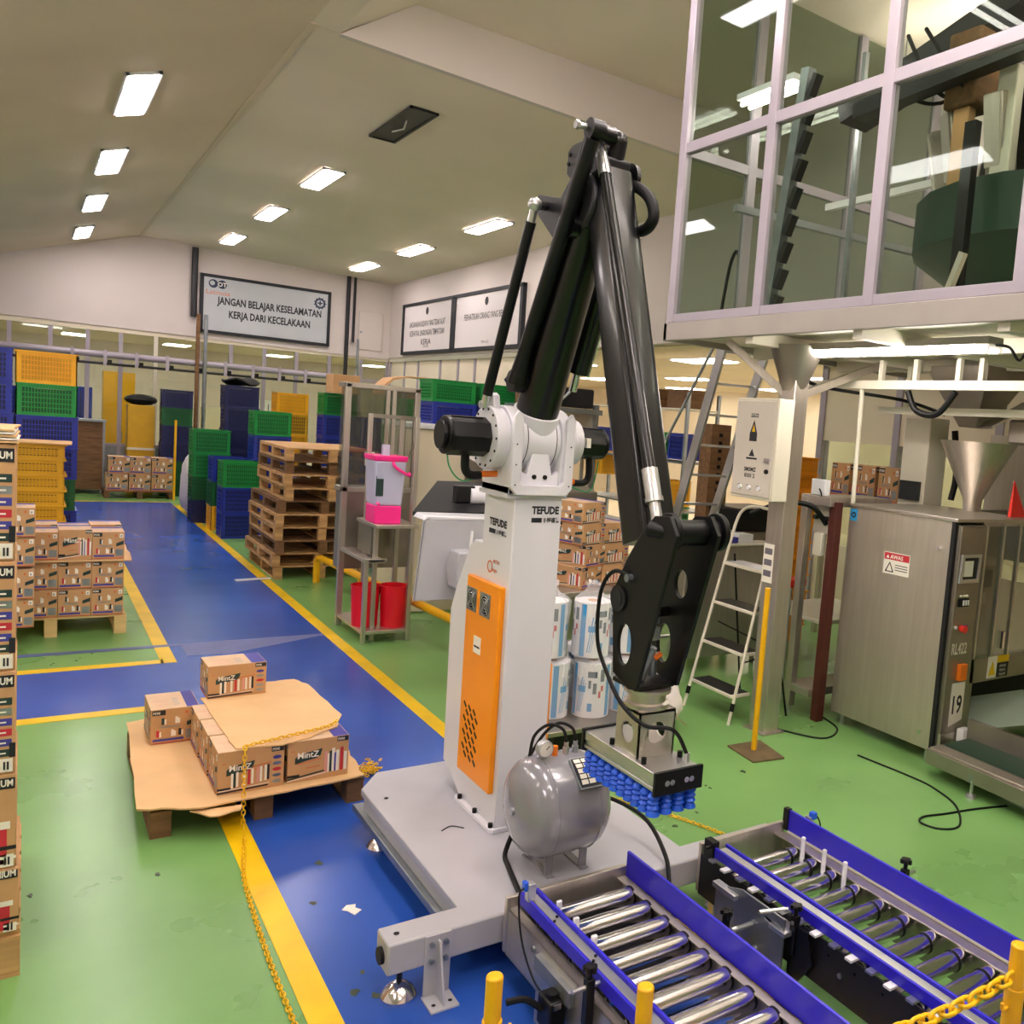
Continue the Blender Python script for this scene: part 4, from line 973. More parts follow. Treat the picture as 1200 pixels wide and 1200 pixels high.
# ================================================================== CRATES
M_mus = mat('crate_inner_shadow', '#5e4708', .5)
def crate_mesh(L, W, H, m, name='plastic_crate', nx=16, nz=5):
    """open ribbed crate: slotted walls, solid corner posts, rim"""
    b = MB(); x, y = L/2, W/2; c = .06*min(1, L/.6)
    b.box(-x+.01, -y+.01, 0, x-.01, y-.01, .012)
    for sx in (-1, 1):
        for sy in (-1, 1):
            b.box(min(sx*x, sx*(x-c)), min(sy*y, sy*(y-.012)), 0, max(sx*x, sx*(x-c)), max(sy*y, sy*(y-.012)), H)
            b.box(min(sx*x, sx*(x-.012)), min(sy*y, sy*(y-c)), 0, max(sx*x, sx*(x-.012)), max(sy*y, sy*(y-c)), H)
    for sy in (-1, 1):
        y0, y1 = sorted((sy*y, sy*(y-.01)))
        b.box(-x+c, y0, 0, x-c, y1, .035); b.box(-x+c, y0, H-.05, x-c, y1, H)
        for i in range(1, nz): z = .035+(H-.085)*i/nz; b.box(-x+c, y0, z-.006, x-c, y1, z+.006)
        for i in range(1, nx): u = -x+c+(L-2*c)*i/nx; b.box(u-.005, y0+.002, .03, u+.005, y1-.002, H-.04)
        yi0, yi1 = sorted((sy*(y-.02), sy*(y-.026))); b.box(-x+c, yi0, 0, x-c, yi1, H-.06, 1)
    for sx in (-1, 1):
        x0, x1 = sorted((sx*x, sx*(x-.01)))
        b.box(x0, -y+c, 0, x1, y-c, .035); b.box(x0, -y+c, H-.05, x1, y-c, H)
        for i in range(1, nz): z = .035+(H-.085)*i/nz; b.box(x0, -y+c, z-.006, x1, y-c, z+.006)
        for i in range(1, nx-4): u = -y+c+(W-2*c)*i/(nx-4); b.box(x0+.002, u-.005, .03, x1-.002, u+.005, H-.04)
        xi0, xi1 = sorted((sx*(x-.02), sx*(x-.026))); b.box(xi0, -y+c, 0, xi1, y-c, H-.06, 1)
    return b.mesh(name, [m, {M_cy: M_cyd, M_cg: M_cgd, M_cb: M_cnavy, M_co: M_cyd, M_cyd: M_mus}.get(m, m)], smooth=False)  # darker inner panels: shade behind the slots put into the colour
def rim_mesh(L, W, H, m):
    b = MB(); e = .008 if H > .2 else .022; x, y = L/2+e, W/2+e
    for sy in (-1, 1): a, c = sorted((sy*y, sy*(y-.02))); b.box(-x, a, H-.018, x, c, H)
    for sx in (-1, 1): a, c = sorted((sx*x, sx*(x-.02))); b.box(a, -y+.02, H-.018, c, y-.02, H)
    return b.mesh('rim', m, smooth=False)
_cr = {}
def crate(x, y, z, size, m, label, group, rz=0.):
    k = (size, m.name)
    if k not in _cr: _cr[k] = (crate_mesh(*size, m), rim_mesh(*size, m))
    t = thing('plastic_crate', label, 'crate', (x, y, z), group); t.rotation_euler = (0, 0, rz)
    for nm, me in zip(('crate_body', 'rim'), _cr[k]):
        o = bpy.data.objects.new(nm, me); COL.objects.link(o); o.parent = t
    return t
CN = {M_cb.name: 'blue', M_cnavy.name: 'navy blue', M_cg.name: 'green', M_cgd.name: 'dark green', M_cy.name: 'yellow', M_cyd.name: 'mustard yellow', M_co.name: 'orange'}
def stack(x, y, size, cols, where, group, z=0., jit=.01):
    n = len(cols); r = random.Random(int(x*100+y*10))
    for i, m in enumerate(cols):
        crate(x+r.uniform(-jit, jit), y+r.uniform(-jit, jit), z+i*size[2], size, m, f'{CN[m.name]} plastic crate, {ordn(i, n)} in the stack {where}', group)
    return z+n*size[2]
# yellow crates behind the left pallet with cardboard on top
S1 = (.62, .5, .166)
zt = stack(.03, 11.85, S1, [M_cyd]*10, 'behind the left pallet', 'mustard crates on the left', .06)
tag(MB().prism(ragged([(-.3, 11.55), (.4, 11.52), (.42, 12.1), (-.3, 12.1)], .015, 5), 'Z', zt+.002, zt+.014).build('cardboard_sheet', M_cardl), 'curled cardboard sheet lying on the mustard crate stack', 'cardboard')
S2 = (.57, .45, .36)
stack(.195, 12.6, S2, [M_cgd, M_cb, M_cgd, M_cb, M_cb, M_cg, M_cy], 'topped by bright yellow', 'tall crates on the left', .19)
stack(-.40, 12.6, S2, [M_cb, M_cb, M_cb, M_cb, M_cb, M_cb, M_cb], 'at the far left, all blue', 'tall crates on the left', .20)
tag(MB().box(-.7, 12.2, 0, .5, 13.2, .18).build('low_skid', M_woodd, bevel=.01), 'dark low skid under the tall crates at the left', 'skid')
tag(MB().box(-.3, 11.5, 0, .36, 12.2, .055).build('low_skid', M_woodd, bevel=.01), 'dark low skid under the mustard crates', 'skid')
# far crates
S3 = (.6, .45, .4)
stack(2.74, 23.0, S3, [M_cgd, M_cgd, M_cnavy, M_cnavy, M_cgd, M_cnavy], 'left of the wall pipes', 'dark far crates')
# stacks right of the aisle
S4 = (.62, .5, .43)
stack(2.93, 16.4, S4, [M_cb, M_cb, M_cg], 'nearest the aisle', 'crates right of the aisle')
stack(2.93, 17.4, S4, [M_cy, M_cgd, M_cb], 'with a yellow base', 'crates right of the aisle')
stack(2.75, 18.4, S4, [M_cnavy, M_cgd, M_cg, M_cg], 'touching the sack', 'crates right of the aisle')
stack(3.55, 17.3, S4, [M_cb, M_cb, M_cb, M_cb, M_cg], 'just left of the pallet pile', 'crates right of the aisle')
stack(3.45, 19.6, S4, [M_cnavy]*6, 'under the black bag', 'crates right of the aisle')
stack(4.35, 19.4, (.6, .5, .42), [M_cgd, M_cb, M_cy, M_cy, M_cyd, M_cy], 'behind the pallets', 'crates right of the aisle')
stack(5.0, 18.4, S4, [M_cb]*5+[M_cg], 'under the loose carton', 'crates right of the aisle')
stack(5.65, 18.2, S4, [M_cb]*5, 'right of the loose carton', 'crates right of the aisle')
stack(5.75, 16.7, S4, [M_cb, M_cb, M_cb, M_cb, M_cg, M_cg], 'under the bent board', 'crates right of the aisle')
bg = MB().ball((3.45, 19.6, 2.66), .36, 16, sc=(1.0, .75, .2)); 
for v in bg.v: v.z = max(2.584, v.z+.06*math.sin(9*v.x)*math.cos(7*v.y))
tag(bg.build('black_bag', M_rubber), 'black plastic bag lying on the navy crate stack', 'bag')
tag(MB().box(4.72, 17.7, 2.59, 5.22, 18.2, 2.95).build('loose_carton', M_card, bevel=.006), 'plain brown carton tilted on the blue crates behind the pallet pile', 'carton')
tag(MB().prism([(5.2, 2.62), (5.25, 2.8), (5.4, 2.94), (5.7, 3.0), (6.2, 3.0), (6.2, 2.985), (5.72, 2.98), (5.42, 2.9), (5.28, 2.78), (5.24, 2.62)], 'Y', 16.3, 16.9).build('folded_board', M_card), 'bent brown board lying on the green crates left of the steel cabinet', 'cardboard')
# white sack
def sack(name, c, sx, sy, sz, label, seed, n=18):
    r = random.Random(seed); m = MB().ball((0, 0, 0), 1, n)
    ph = [r.uniform(0, 6) for _ in range(6)]
    for v in m.v:
        k = 1+.1*math.sin(3*v.x+ph[0])*math.cos(4*v.z+ph[1])+.06*math.sin(6*v.y+7*v.z+ph[2])+.03*math.sin(15*v.z+11*v.x+ph[3])
        v.x, v.y, v.z = c[0]+v.x*sx*k*(1.15-.35*v.z), c[1]+v.y*sy*k*(1.15-.35*v.z), c[2]+v.z*sz*(1+.05*math.sin(6*v.x+ph[4]))
    z0 = min(v.z for v in m.v)
    for v in m.v: v.z -= z0
    return tag(m.build(name, M_bag, angle=60), label, 'sack')
sack('white_sack', (2.6, 19.45, 0), .16, .42, .62, 'tall crumpled white sack leaning beside the dark crates', 4)
sack('white_sack', (4.13, 5.6, 0), .13, .2, .24, 'white woven sack with a red stripe slumped on the green floor behind the gripper', 9)
tag(MB().bar((4.08, 5.42, .2), (4.26, 5.38, .06), .02, .006).build('sack_stripe', M_inkp), 'thin red stripe across the white woven sack', 'stripe')
# pile of empty pallets
pp = [make_pallet(1.2, 1.75, m, .175, 8) for m in (M_wood, M_woodd)]
prs = [Proto(p) for p in pp]; rp_ = random.Random(2)
zz = 0; NP = 10
for k in range(NP):
    K = prs[1] if k in (2, 5, 8) else prs[0]
    dx = .0 if k < 6 else (.12 if k < 9 else .1)
    K.place((3.25+dx+rp_.uniform(-.03, .03), 13.25+rp_.uniform(-.05, .05), zz), f'empty wooden pallet in the tall pile, {ordn(k, NP)}', rp_.uniform(-.012, .012), 'pile of empty pallets')
    zz += .177
# far pallet with cartons and clutter by the partition
pf_ = make_pallet(1.3, .9, M_woodd, .16, 5); pf_.location = (2.0, 22.6, 0); pf_['label'] = 'low wooden pallet with brown cartons by the far partition'; pf_['group'] = 'wooden pallets'
kf = Proto(make_carton(.4, .4, .36, 'end', 'end'))
for i, (x, z, n) in enumerate(((1.58, .165, 'left, lower'), (1.62, .53, 'left, upper'), (2.0, .165, 'middle, lower'), (2.0, .53, 'middle, upper'), (2.42, .165, 'right, lower'), (2.42, .53, 'right, upper'))):
    kf.place((x, 22.45, z), f'brown carton on the far pallet, {n}', 0, 'cartons on the far pallet')
tag(MB().cyl((2.62, 22.0, 0), (2.62, 22.0, 1.75), .025, n=10).build('pole', M_yp), 'thin yellowish pole standing upright beside the far pallet', 'pole')
yc = thing('yellow_cabinet', 'tall yellow cabinet with a black bag on top, behind the far cartons', 'cabinet', (2.08, 23.3, 0))
MB().box(1.82, 23.1, 0, 2.34, 23.6, 2.0).build('body', M_cyd, yc, bevel=.01); MB().box(1.81, 23.08, 1.0, 2.35, 23.1, 1.05).build('middle_rail', M_creamp, yc)
tag(MB().ball((2.08, 23.3, 2.12), .3, 12, sc=(1.1, .8, .42)).build('black_bag', M_rubber), 'black bag lying on the tall yellow cabinet', 'bag')
bc_ = thing('brown_cabinet', 'dark brown metal cabinet left of the far cartons', 'cabinet', (1.1, 23.2, 0))
MB().box(.7, 23.0, .1, 1.36, 23.6, 1.58).build('body', M_woodd, bc_, bevel=.01); MB().box(.66, 22.95, 1.58, 1.42, 23.65, 1.62).build('top', M_galv, bc_)
for x in (.72, 1.34): MB().box(x-.02, 23.0, 0, x+.02, 23.04, .1).build('leg', M_galv, bc_)
MB().box(1.36, 23.0, .1, 1.4, 23.05, 1.58).build('edge_post', M_galv, bc_)
# ================================================================== SIGNS ON THE WALLS
def sign_back():
    t = thing('wall_sign', 'long grey safety sign with two lines of black capitals on the far wall', 'sign', (4.75, 23.98, 4.5))
    x0, x1, z0, z1 = 3.32, 6.2, 3.86, 5.16; Y = 23.94
    MB().box(x0, Y, z0, x1, 23.995, z1).build('board', M_sign, t, smooth=False)
    for b in ((x0-.04, z0-.04, x1+.04, z0+.03), (x0-.04, z1-.03, x1+.04, z1+.04), (x0-.04, z0, x0+.03, z1), (x1-.03, z0, x1+.04, z1)):
        MB().box(b[0], Y-.03, b[1], b[2], 23.996, b[3]).build('frame_bar', M_ink, t)
    p = MB(); kw = dict(xd=(1, 0, 0), yd=(0, 0, 1))
    p.text('JANGAN BELAJAR KESELAMATAN', (4.83, Y, 4.53), size=.24, mi=0, bold=.03, wx=.66, off=.002, **kw)
    p.text('KERJA DARI KECELAKAAN', (4.83, Y, 4.23), size=.24, mi=0, bold=.03, wx=.66, off=.002, **kw)
    p.prism(circ(3.55, 4.99, .1, n=20), 'Y', Y-.002, Y, mi=1, holes=[circ(3.53, 5.0, .055, n=16)]); p.prism(circ(3.74, 4.99, .1, n=20), 'Y', Y-.0025, Y, mi=1)
    p.text('OT', (3.74, Y-.002, 4.94), size=.14, mi=3, bold=.02, off=.002, **kw)
    p.text('Latinusa', (3.66, Y, 4.74), size=.16, mi=2, off=.002, **kw)
    p.prism(circ(5.98, 4.88, .13, n=24), 'Y', Y-.002, Y, mi=1, holes=[circ(5.98, 4.88, .085, n=20)])
    for k in range(11):
        a = 2*math.pi*k/11; p.add([(5.98+r*math.cos(a+d), Y-.001, 4.88+r*math.sin(a+d)) for r, d in ((.12, -.1), (.155, -.08), (.155, .08), (.12, .1))], [(0, 1, 2, 3)], 1)
    p.text('+', (5.98, Y, 4.80), size=.24, mi=1, bold=.03, off=.002, **kw)
    p.build('lettering', [M_ink, mat('print_navy', '#23304a', .6), M_inko, M_inkw], t, smooth=False)
sign_back()
def sign_right(y0, y1, label, lines, foot):
    t = thing('wall_sign', label, 'sign', (7.79, (y0+y1)/2, 4.4)); X = 7.74; z0, z1 = 3.8, 4.98
    MB().box(X, y0, z0, 7.797, y1, z1).build('board', M_signw, t, smooth=False)
    for b in ((y0-.06, z0-.04, y1+.06, z0+.03), (y0-.06, z1-.03, y1+.06, z1+.04), (y0-.06, z0, y0+.05, z1), (y1-.05, z0, y1+.06, z1)):
        MB().box(X-.03, b[0], b[1], 7.798, b[2], b[3]).build('frame_bar', M_ink, t)
    p = MB(); c = (y0+y1)/2; kw = dict(xd=(0, -1, 0), yd=(0, 0, 1))
    p.prism(circ(c, 4.78, .09, n=16), 'X', X-.002, X)
    for i, s in enumerate(lines): p.text(s, (X, c, 4.42-i*.22), size=.19, mi=0, bold=.01, wx=.9*2.85/max(len(s)*.13*.95, .5) if len(s) > 10 else 1.3, off=.002, **kw)
    p.text(foot, (X, c, 3.9), size=.08, mi=0, wx=1.6, off=.002, **kw)
    p.build('lettering', [M_ink], t, smooth=False)
sign_right(19.5, 22.75, 'left of the two white framed signs on the right wall, three lines', ['LAKSANAKAN BUDAYA YANG TIDAK ALAT', 'KESEHATAN, LINGKUNGAN, TEMPAT DAN', 'KERJA'], 'TIM K3')
sign_right(16.0, 19.36, 'right of the two white framed signs on the right wall, one line', ['PERHATIKAN ORANG YANG BEKERJA'], 'TIM K3')
# small hatch in the far wall
h = thing('wall_hatch', 'plain white access hatch in the far wall near the corner', 'hatch', (7.3, 23.98, 4.3))
MB().box(6.98, 23.96, 3.85, 7.6, 23.99, 4.85).build('panel', M_wall, h, bevel=.01); MB().cyl((7.03, 23.95, 4.3), (7.03, 23.97, 4.3), .03, n=10).build('knob', M_galv, h)
# wall pipes
def pipe(name, pts, r, m, label, grp=None):
    return tag(MB().tube(pts, r, 10).build(name, m), label, 'pipe', grp)
pipe('wall_pipe', [(3.15, 23.9, 5.75), (3.15, 23.9, 4.15)], .07, M_dgrey, 'thick dark pipe down the far wall left of the long sign')
pipe('wall_pipe', [(3.2, 23.5, 4.2), (3.2, 23.5, .9)], .045, M_woodd, 'brownish pipe running down in front of the far crates, left of its pair')
pipe('wall_pipe', [(3.36, 23.5, 4.2), (3.36, 23.5, .4)], .045, M_galv, 'grey pipe running down in front of the far crates, right of its pair')
pipe('wall_pipe', [(6.66, 23.9, 5.7), (6.66, 23.9, 3.0)], .05, M_dgrey, 'dark pipe near the corner of the far wall, left of the pair')
pipe('wall_pipe', [(6.82, 23.9, 5.7), (6.82, 23.9, 4.0)], .035, M_dgrey, 'thin dark pipe near the corner of the far wall, right of the pair')
pipe('wall_pipe', [(6.95, 23.9, 4.1), (6.95, 23.9, 3.0)], .03, M_galv, 'thin grey pipe below the hatch in the far wall')
# ================================================================== GLASS PARTITIONS
def partition_back():
    t = struct(bpy.data.objects.new('window_1', None)); COL.objects.link(t); t.location = (2, 24.1, 0)
    xs = [-4.2, -3, -2, -1.1, -.3, .42, 1.1, 1.73, 2.42, 3.3, 4.0, 4.75, 5.5, 6.3, 7.1, 7.8]
    for x in xs: MB().box(x-.04, 24.05, 0, x+.04, 24.15, 3.75).build('mullion', M_frame if x != 2.42 else M_creamp, t, smooth=False)
    for z in (3.02, .02, 1.0): MB().box(-4.2, 24.04, z, 7.8, 24.16, z+.07).build('transom', M_frame, t, smooth=False)
    MB().box(-4.2, 24.03, 3.6, 7.8, 24.17, 3.78).build('head_rail', M_cream, t, smooth=False)
    for i in range(len(xs)-1):
        MB().box(xs[i]+.04, 24.09, 3.09, xs[i+1]-.04, 24.1, 3.6).build('pane', M_glassg, t, smooth=False)
        MB().box(xs[i]+.04, 24.09, 1.07, xs[i+1]-.04, 24.1, 3.02).build('pane', M_glassg, t, smooth=False)
        MB().box(xs[i]+.04, 24.08, .09, xs[i+1]-.04, 24.11, 1.0).build('lower_panel', M_cream if i > 8 else M_galv, t, smooth=False)
partition_back()
def partition_right():
    t = struct(bpy.data.objects.new('window_2', None)); COL.objects.link(t); t.location = (7.9, 16, 0)
    ys = [14.6, 16.0, 17.5, 18.4, 19.34, 20.43, 21.9, 22.9, 24.0]
    for y in ys: MB().box(7.85, y-.04, 0, 7.95, y+.04, 3.7).build('mullion', M_frame, t, smooth=False)
    for z in (2.83, 2.5, .02): MB().box(7.84, 14.6, z, 7.96, 24, z+.06).build('transom', M_frame, t, smooth=False)
    MB().box(7.83, 14.6, 3.6, 7.97, 24, 3.72).build('head_rail', M_creamp, t, smooth=False)
    for i in range(len(ys)-1):
        MB().box(7.88, ys[i]+.04, 2.89, 7.92, ys[i+1]-.04, 3.6).build('cream_panel', M_cream, t, smooth=False)
        MB().box(7.88, ys[i]+.04, 2.56, 7.92, ys[i+1]-.04, 2.83).build('dark_panel', M_woodd, t, smooth=False)
        MB().box(7.895, ys[i]+.04, .08, 7.905, ys[i+1]-.04, 2.5).build('pane', M_glassg, t, smooth=False)
partition_right()
# pipe rack along the far partition
def rack():
    t = thing('pipe_rack', 'long horizontal pipe rail with clips running along the far glass partition', 'pipe rack', (3, 23.6, 0))
    for z, r in ((3.06, .075), (2.86, .03)):
        MB().cyl((-4, 23.6, z), (6.95, 23.6, z), r, n=12).build('rail_pipe', M_frame if r > .05 else M_dgrey, t)
    k = 0
    for i in range(11):
        x = .8+i*.6
        MB().box(x-.03, 23.5, 2.82, x+.03, 23.56, 3.16).build('clip', M_frame, t); MB().box(x+.05, 23.52, 2.86, x+.13, 23.58, 2.95).build('clamp', M_rubber, t)
    for x in (-2, .9, 3.9, 6.5): MB().box(x-.03, 23.6, 2.9, x+.03, 24.05, 2.96).build('wall_arm', M_galv, t)
rack()
# a few things seen through the far partition
for i, (x, w, z, m, n) in enumerate(((-.2, .7, 2.2, M_cb, 'blue'), (1.1, .5, 2.3, M_cb, 'deep blue'), (1.95, .7, 2.75, M_cy, 'yellow'), (4.4, .9, 2.0, M_cream, 'cream'), (5.7, 1.0, 2.3, M_whitep, 'white'))):
    g = thing('storage_cabinet', f'{n} cabinet in the room behind the far glass partition', 'cabinet', (x, 26.5+.4*i, 0), 'cabinets behind the partition'); y = 26.5+.4*i
    MB().box(x-w/2, y, 0, x+w/2, y+.5, z).build('body', m, g, bevel=.01); MB().box(x-.01, y-.005, .1, x+.01, y, z-.1).build('door_gap', M_dgrey, g); MB().box(x+.05, y-.03, 1.0, x+.08, y, 1.2).build('handle', M_galv, g)

# ================================================================== STEEL RACK WITH WATER DISPENSER
def steel_rack():
    t = thing('steel_rack', 'tall stainless rack with clear doors and a lower front shelf', 'rack', (2.98, 9.6, 0))
    def leg(x, y, z1, w=.022): MB().box(x-w, y-w, .0, x+w, y+w, z1).build('leg', M_ss, t, bevel=.003)
    leg(2.75, 8.84, .87); leg(3.2, 8.84, 2.32); leg(2.75, 9.72, 2.62, .03); leg(3.2, 9.3, 2.32)
    leg(3.5, 9.72, 2.62, .03); leg(2.87, 8.95, 1.2)
    # lower shelf, seat shelf, dispenser shelf
    for (x0, y0, x1, y1, z) in ((2.73, 8.82, 3.22, 9.74, .13), (2.73, 8.82, 2.93, 9.7, .86)):
        MB().box(x0, y0, z-.035, x1, y1, z).build('shelf', M_ss, t, bevel=.004)
    MB().box(2.73, 8.82, .835, 2.95, 8.86, .87).build('shelf_rail', M_ss, t, bevel=.003)
    MB().box(2.82, 8.8, 1.18, 3.26, 9.45, 1.215).build('shelf', M_ss, t, bevel=.004)
    MB().box(2.85, 9.44, .9, 3.24, 9.46, 1.2).build('back_sheet', M_ssd, t)
    MB().box(2.84, 9.0, .88, 2.85, 9.45, 1.18).build('side_sheet', M_ssd, t)
    for y in (8.84, 9.3): 
        MB().box(3.18, y-.02, 2.28, 3.22, y+.02, 2.32).build('cap', M_ss, t)
    MB().box(3.18, 8.82, 2.28, 3.22, 9.32, 2.32).build('top_rail', M_ssd, t)
    MB().box(2.85, 9.28, 2.28, 3.2, 9.32, 2.32).build('top_rail', M_ssd, t); leg(2.87, 9.3, 2.32)
    MB().bar((3.2, 8.84, 2.1), (3.2, 9.3, 1.7), .02, .02).build('brace', M_ss, t)
    # tall cabinet
    MB().box(2.72, 9.69, 2.58, 3.53, 9.98, 2.63).build('cabinet_top', M_ss, t, bevel=.004)
    MB().box(2.72, 9.69, 1.46, 3.53, 9.98, 1.51).build('cabinet_floor', M_ss, t, bevel=.004)
    MB().box(2.735, 9.75, .62, 2.745, 9.95, 1.46).build('side_sheet', M_ssd, t)
    MB().box(2.78, 9.7, .62, 3.47, 9.71, 1.46).build('front_sheet', M_ssd, t)
    MB().box(2.78, 9.71, 1.51, 3.47, 9.715, 2.58).build('clear_door', M_acryl, t, smooth=False)
    MB().box(2.745, 9.75, 1.51, 2.75, 9.95, 2.58).build('clear_door', M_acryl, t, smooth=False)
    MB().box(2.78, 9.95, 1.51, 3.47, 9.96, 2.58).build('back_pane', M_acryl, t, smooth=False)
    for x in (3.17, 3.24): MB().box(x-.02, 9.69, 1.51, x+.02, 9.72, 2.58).build('door_stile', M_ss, t)
    MB().box(2.95, 9.685, 1.75, 3.05, 9.69, 1.9).build('paper_note', M_inkw, t, smooth=False)
steel_rack()
def dispenser():
    t = thing('water_dispenser', 'clear drink container with pink lid, handle and base on the steel rack', 'water dispenser', (2.96, 9.05, 1.215))
    def fr(x0, x1, y0, y1, e, z0, z1, m, name, bev=.02):
        a = MB().add([(x0, y0, z0), (x1, y0, z0), (x1, y1, z0), (x0, y1, z0), (x0-e, y0-e, z1), (x1+e, y0-e, z1), (x1+e, y1+e, z1), (x0-e, y1+e, z1)], [(3, 2, 1, 0), (4, 5, 6, 7), (0, 1, 5, 4), (1, 2, 6, 5), (2, 3, 7, 6), (3, 0, 4, 7)])
        return a.build(name, m, t, bevel=bev, seg=3)
    fr(2.83, 3.10, 8.9, 9.2, .0, 1.216, 1.40, M_pink, 'base', .012)
    fr(2.83, 3.10, 8.9, 9.2, .025, 1.40, 1.86, M_clear, 'tank')
    fr(2.80, 3.13, 8.87, 9.23, .008, 1.855, 1.91, M_pink, 'lid', .012)
    MB().tube(smoothpath([(2.98, 8.86, 1.85), (3.0, 8.84, 1.8), (3.14, 8.85, 1.72), (3.16, 8.9, 1.74)]), .016, 8).build('handle', M_pink, t)
    MB().box(2.825, 8.885, 1.5, 2.9, 8.888, 1.72).build('printed_panel', M_inkg, t, smooth=False)
    MB().cyl((2.85, 8.9, 1.43), (2.85, 8.85, 1.42), .014, n=10).build('tap', M_pink, t)
    MB().box(2.9, 8.95, 1.91, 2.97, 9.0, 2.02).build('cup', M_clear, t, smooth=False)
dispenser()
def bucket(x, y, z, r, h, label):
    t = thing('red_bucket', label, 'bucket', (x, y, z), 'red buckets on the rack')
    MB().lathe([(.0, .006), (r*.88, .0), (r, h), (r*1.06, h), (r*1.06, h+.012), (r*.96, h+.012), (r*.84, .012), (0, .012)], (x, y, z), n=28).build('pail', M_red, t)
    MB().tube([(x+r*math.cos(a), y-.02-.0*a, z+h-.03-.09*math.sin(a)) for a in [math.pi*i/10 for i in range(11)]], .004, 6).build('bail', M_red, t)
    return t
bucket(2.845, 9.12, .132, .145, .41, 'red plastic bucket on the lower shelf, left of the pair'); bucket(3.1, 9.0, .132, .14, .42, 'red plastic bucket on the lower shelf, right of the pair')
# yellow guard rail on the floor
gr_ = thing('guard_rail', 'low yellow pipe guard rail behind the steel rack', 'guard rail', (3.3, 10.5, 0))
MB().tube([(3.13, 12.14, 0), (3.13, 12.14, .28), (3.135, 12.08, .33), (3.15, 12.0, .345), (3.4, 8.6, .345), (3.52, 7.2, .345), (3.53, 7.1, .33), (3.535, 7.05, .28), (3.535, 7.05, 0)], .045, 12).build('rail_tube', M_yp, gr_)
MB().cyl((3.25, 10.6, 0), (3.25, 10.6, .32), .04, n=12).build('rail_leg', M_yp, gr_)
# grey hopper behind the robot
def hopper():
    t = thing('metal_hopper', 'pale grey sheet metal hopper with dark inclined chute behind the robot', 'hopper', (2.9, 6.8, 0))
    f = MB().prism([(2.39, .94), (3.3, .93), (3.3, 1.56), (2.52, 1.56), (2.47, 1.585), (2.44, 1.56)], 'Y', 6.5, 6.52)
    f.build('front_sheet', M_grey, t, bevel=.004)
    MB().prism([(2.44, 1.56), (2.47, 1.6), (3.3, 1.58), (3.3, 1.56)], 'Y', 6.5, 6.75).build('rolled_edge', M_white, t, bevel=.01)
    MB().add([(2.39, 6.5, .94), (2.75, 7.2, .94), (2.8, 7.2, 1.56), (2.44, 6.5, 1.56), (2.4, 6.5, .94), (2.76, 7.2, .94), (2.81, 7.2, 1.56), (2.45, 6.5, 1.56)], [(0, 1, 2, 3), (7, 6, 5, 4), (0, 4, 5, 1), (1, 5, 6, 2), (2, 6, 7, 3), (3, 7, 4, 0)]).build('side_sheet', M_grey, t)
    MB().add([(2.44, 6.75, 1.6), (3.3, 6.75, 1.6), (3.3, 7.35, 1.8), (2.86, 7.35, 1.8), (2.44, 6.75, 1.57), (3.3, 6.75, 1.57), (3.3, 7.35, 1.77), (2.86, 7.35, 1.77)], [(0, 1, 2, 3), (4, 7, 6, 5), (0, 4, 5, 1), (1, 5, 6, 2), (2, 6, 7, 3), (3, 7, 4, 0)]).build('chute', M_dgrey, t)
    MB().box(2.86, 6.9, 1.66, 3.02, 7.0, 1.8).build('motor_guard', M_black, t, bevel=.01); MB().cyl((2.98, 6.95, 1.72), (3.12, 6.95, 1.72), .08, n=16).build('guard_ring', M_white, t)
    for x, y in ((3.24, 6.56), (3.24, 7.2)): MB().box(x-.025, y-.025, 0, x+.025, y+.025, 1.6).build('leg', M_ssd, t)
    c = MB().prism([(2.66, 1.05), (2.76, 1.05), (2.8, 1.34), (2.66, 1.34), (2.635, 1.2)], 'Y', 6.3, 6.5).build('bracket_box', M_grey, t, bevel=.01)
    MB().cyl((2.76, 6.35, 1.2), (2.77, 6.35, 1.5), .012, n=8).build('rod', M_whitep, c)
hopper()
wc = thing('white_cabinet', 'large plain white insulated cabinet behind the robot column', 'cabinet', (4.3, 10.6, 0))
MB().box(3.62, 10.05, 0, 5.1, 11.2, 2.18).build('body', M_cream, wc, bevel=.02); MB().box(3.6, 10.0, 2.18, 5.12, 11.22, 2.24).build('lid', M_whitep, wc, bevel=.01)
MB().box(4.0, 10.03, .2, 4.1, 10.05, .5).build('switch', M_dgrey, wc)
zt_ = stack(4.2, 10.6, (.55, .45, .27), [M_cb, M_cg], 'on the white cabinet, left of its neighbour', 'crates on the white cabinet', 2.242)
stack(4.8, 10.6, (.55, .45, .27), [M_cb, M_cg], 'on the white cabinet, right of its neighbour', 'crates on the white cabinet', 2.242)
# grey machine hood behind the robot at right with cartons on a table
hd = thing('machine_hood', 'dark grey sheet metal machine hood behind the robot motor', 'machine', (4.6, 8.4, 0))
MB().prism([(7.7, 1.3), (7.7, 1.7), (9.0, 1.95), (9.0, 1.3)], 'X', 3.8, 4.7).build('hood', M_ssd, hd, bevel=.01); MB().box(3.85, 7.75, 0, 4.65, 8.95, 1.3).build('base_cabinet', M_ss, hd, bevel=.01)
rk = thing('machine_shelf', 'steel shelf with dark parts above the grey machine hood', 'shelf', (4.9, 9.4, 0))
for x in (4.55, 5.55): MB().box(x-.03, 9.25, 0, x+.03, 9.31, 2.62).build('post', M_galv, rk)
MB().box(4.5, 9.2, 2.5, 5.6, 9.6, 2.56).build('shelf_board', M_galv, rk); MB().box(4.55, 9.3, 2.0, 5.55, 9.31, 2.5).build('back_sheet', M_ss, rk)
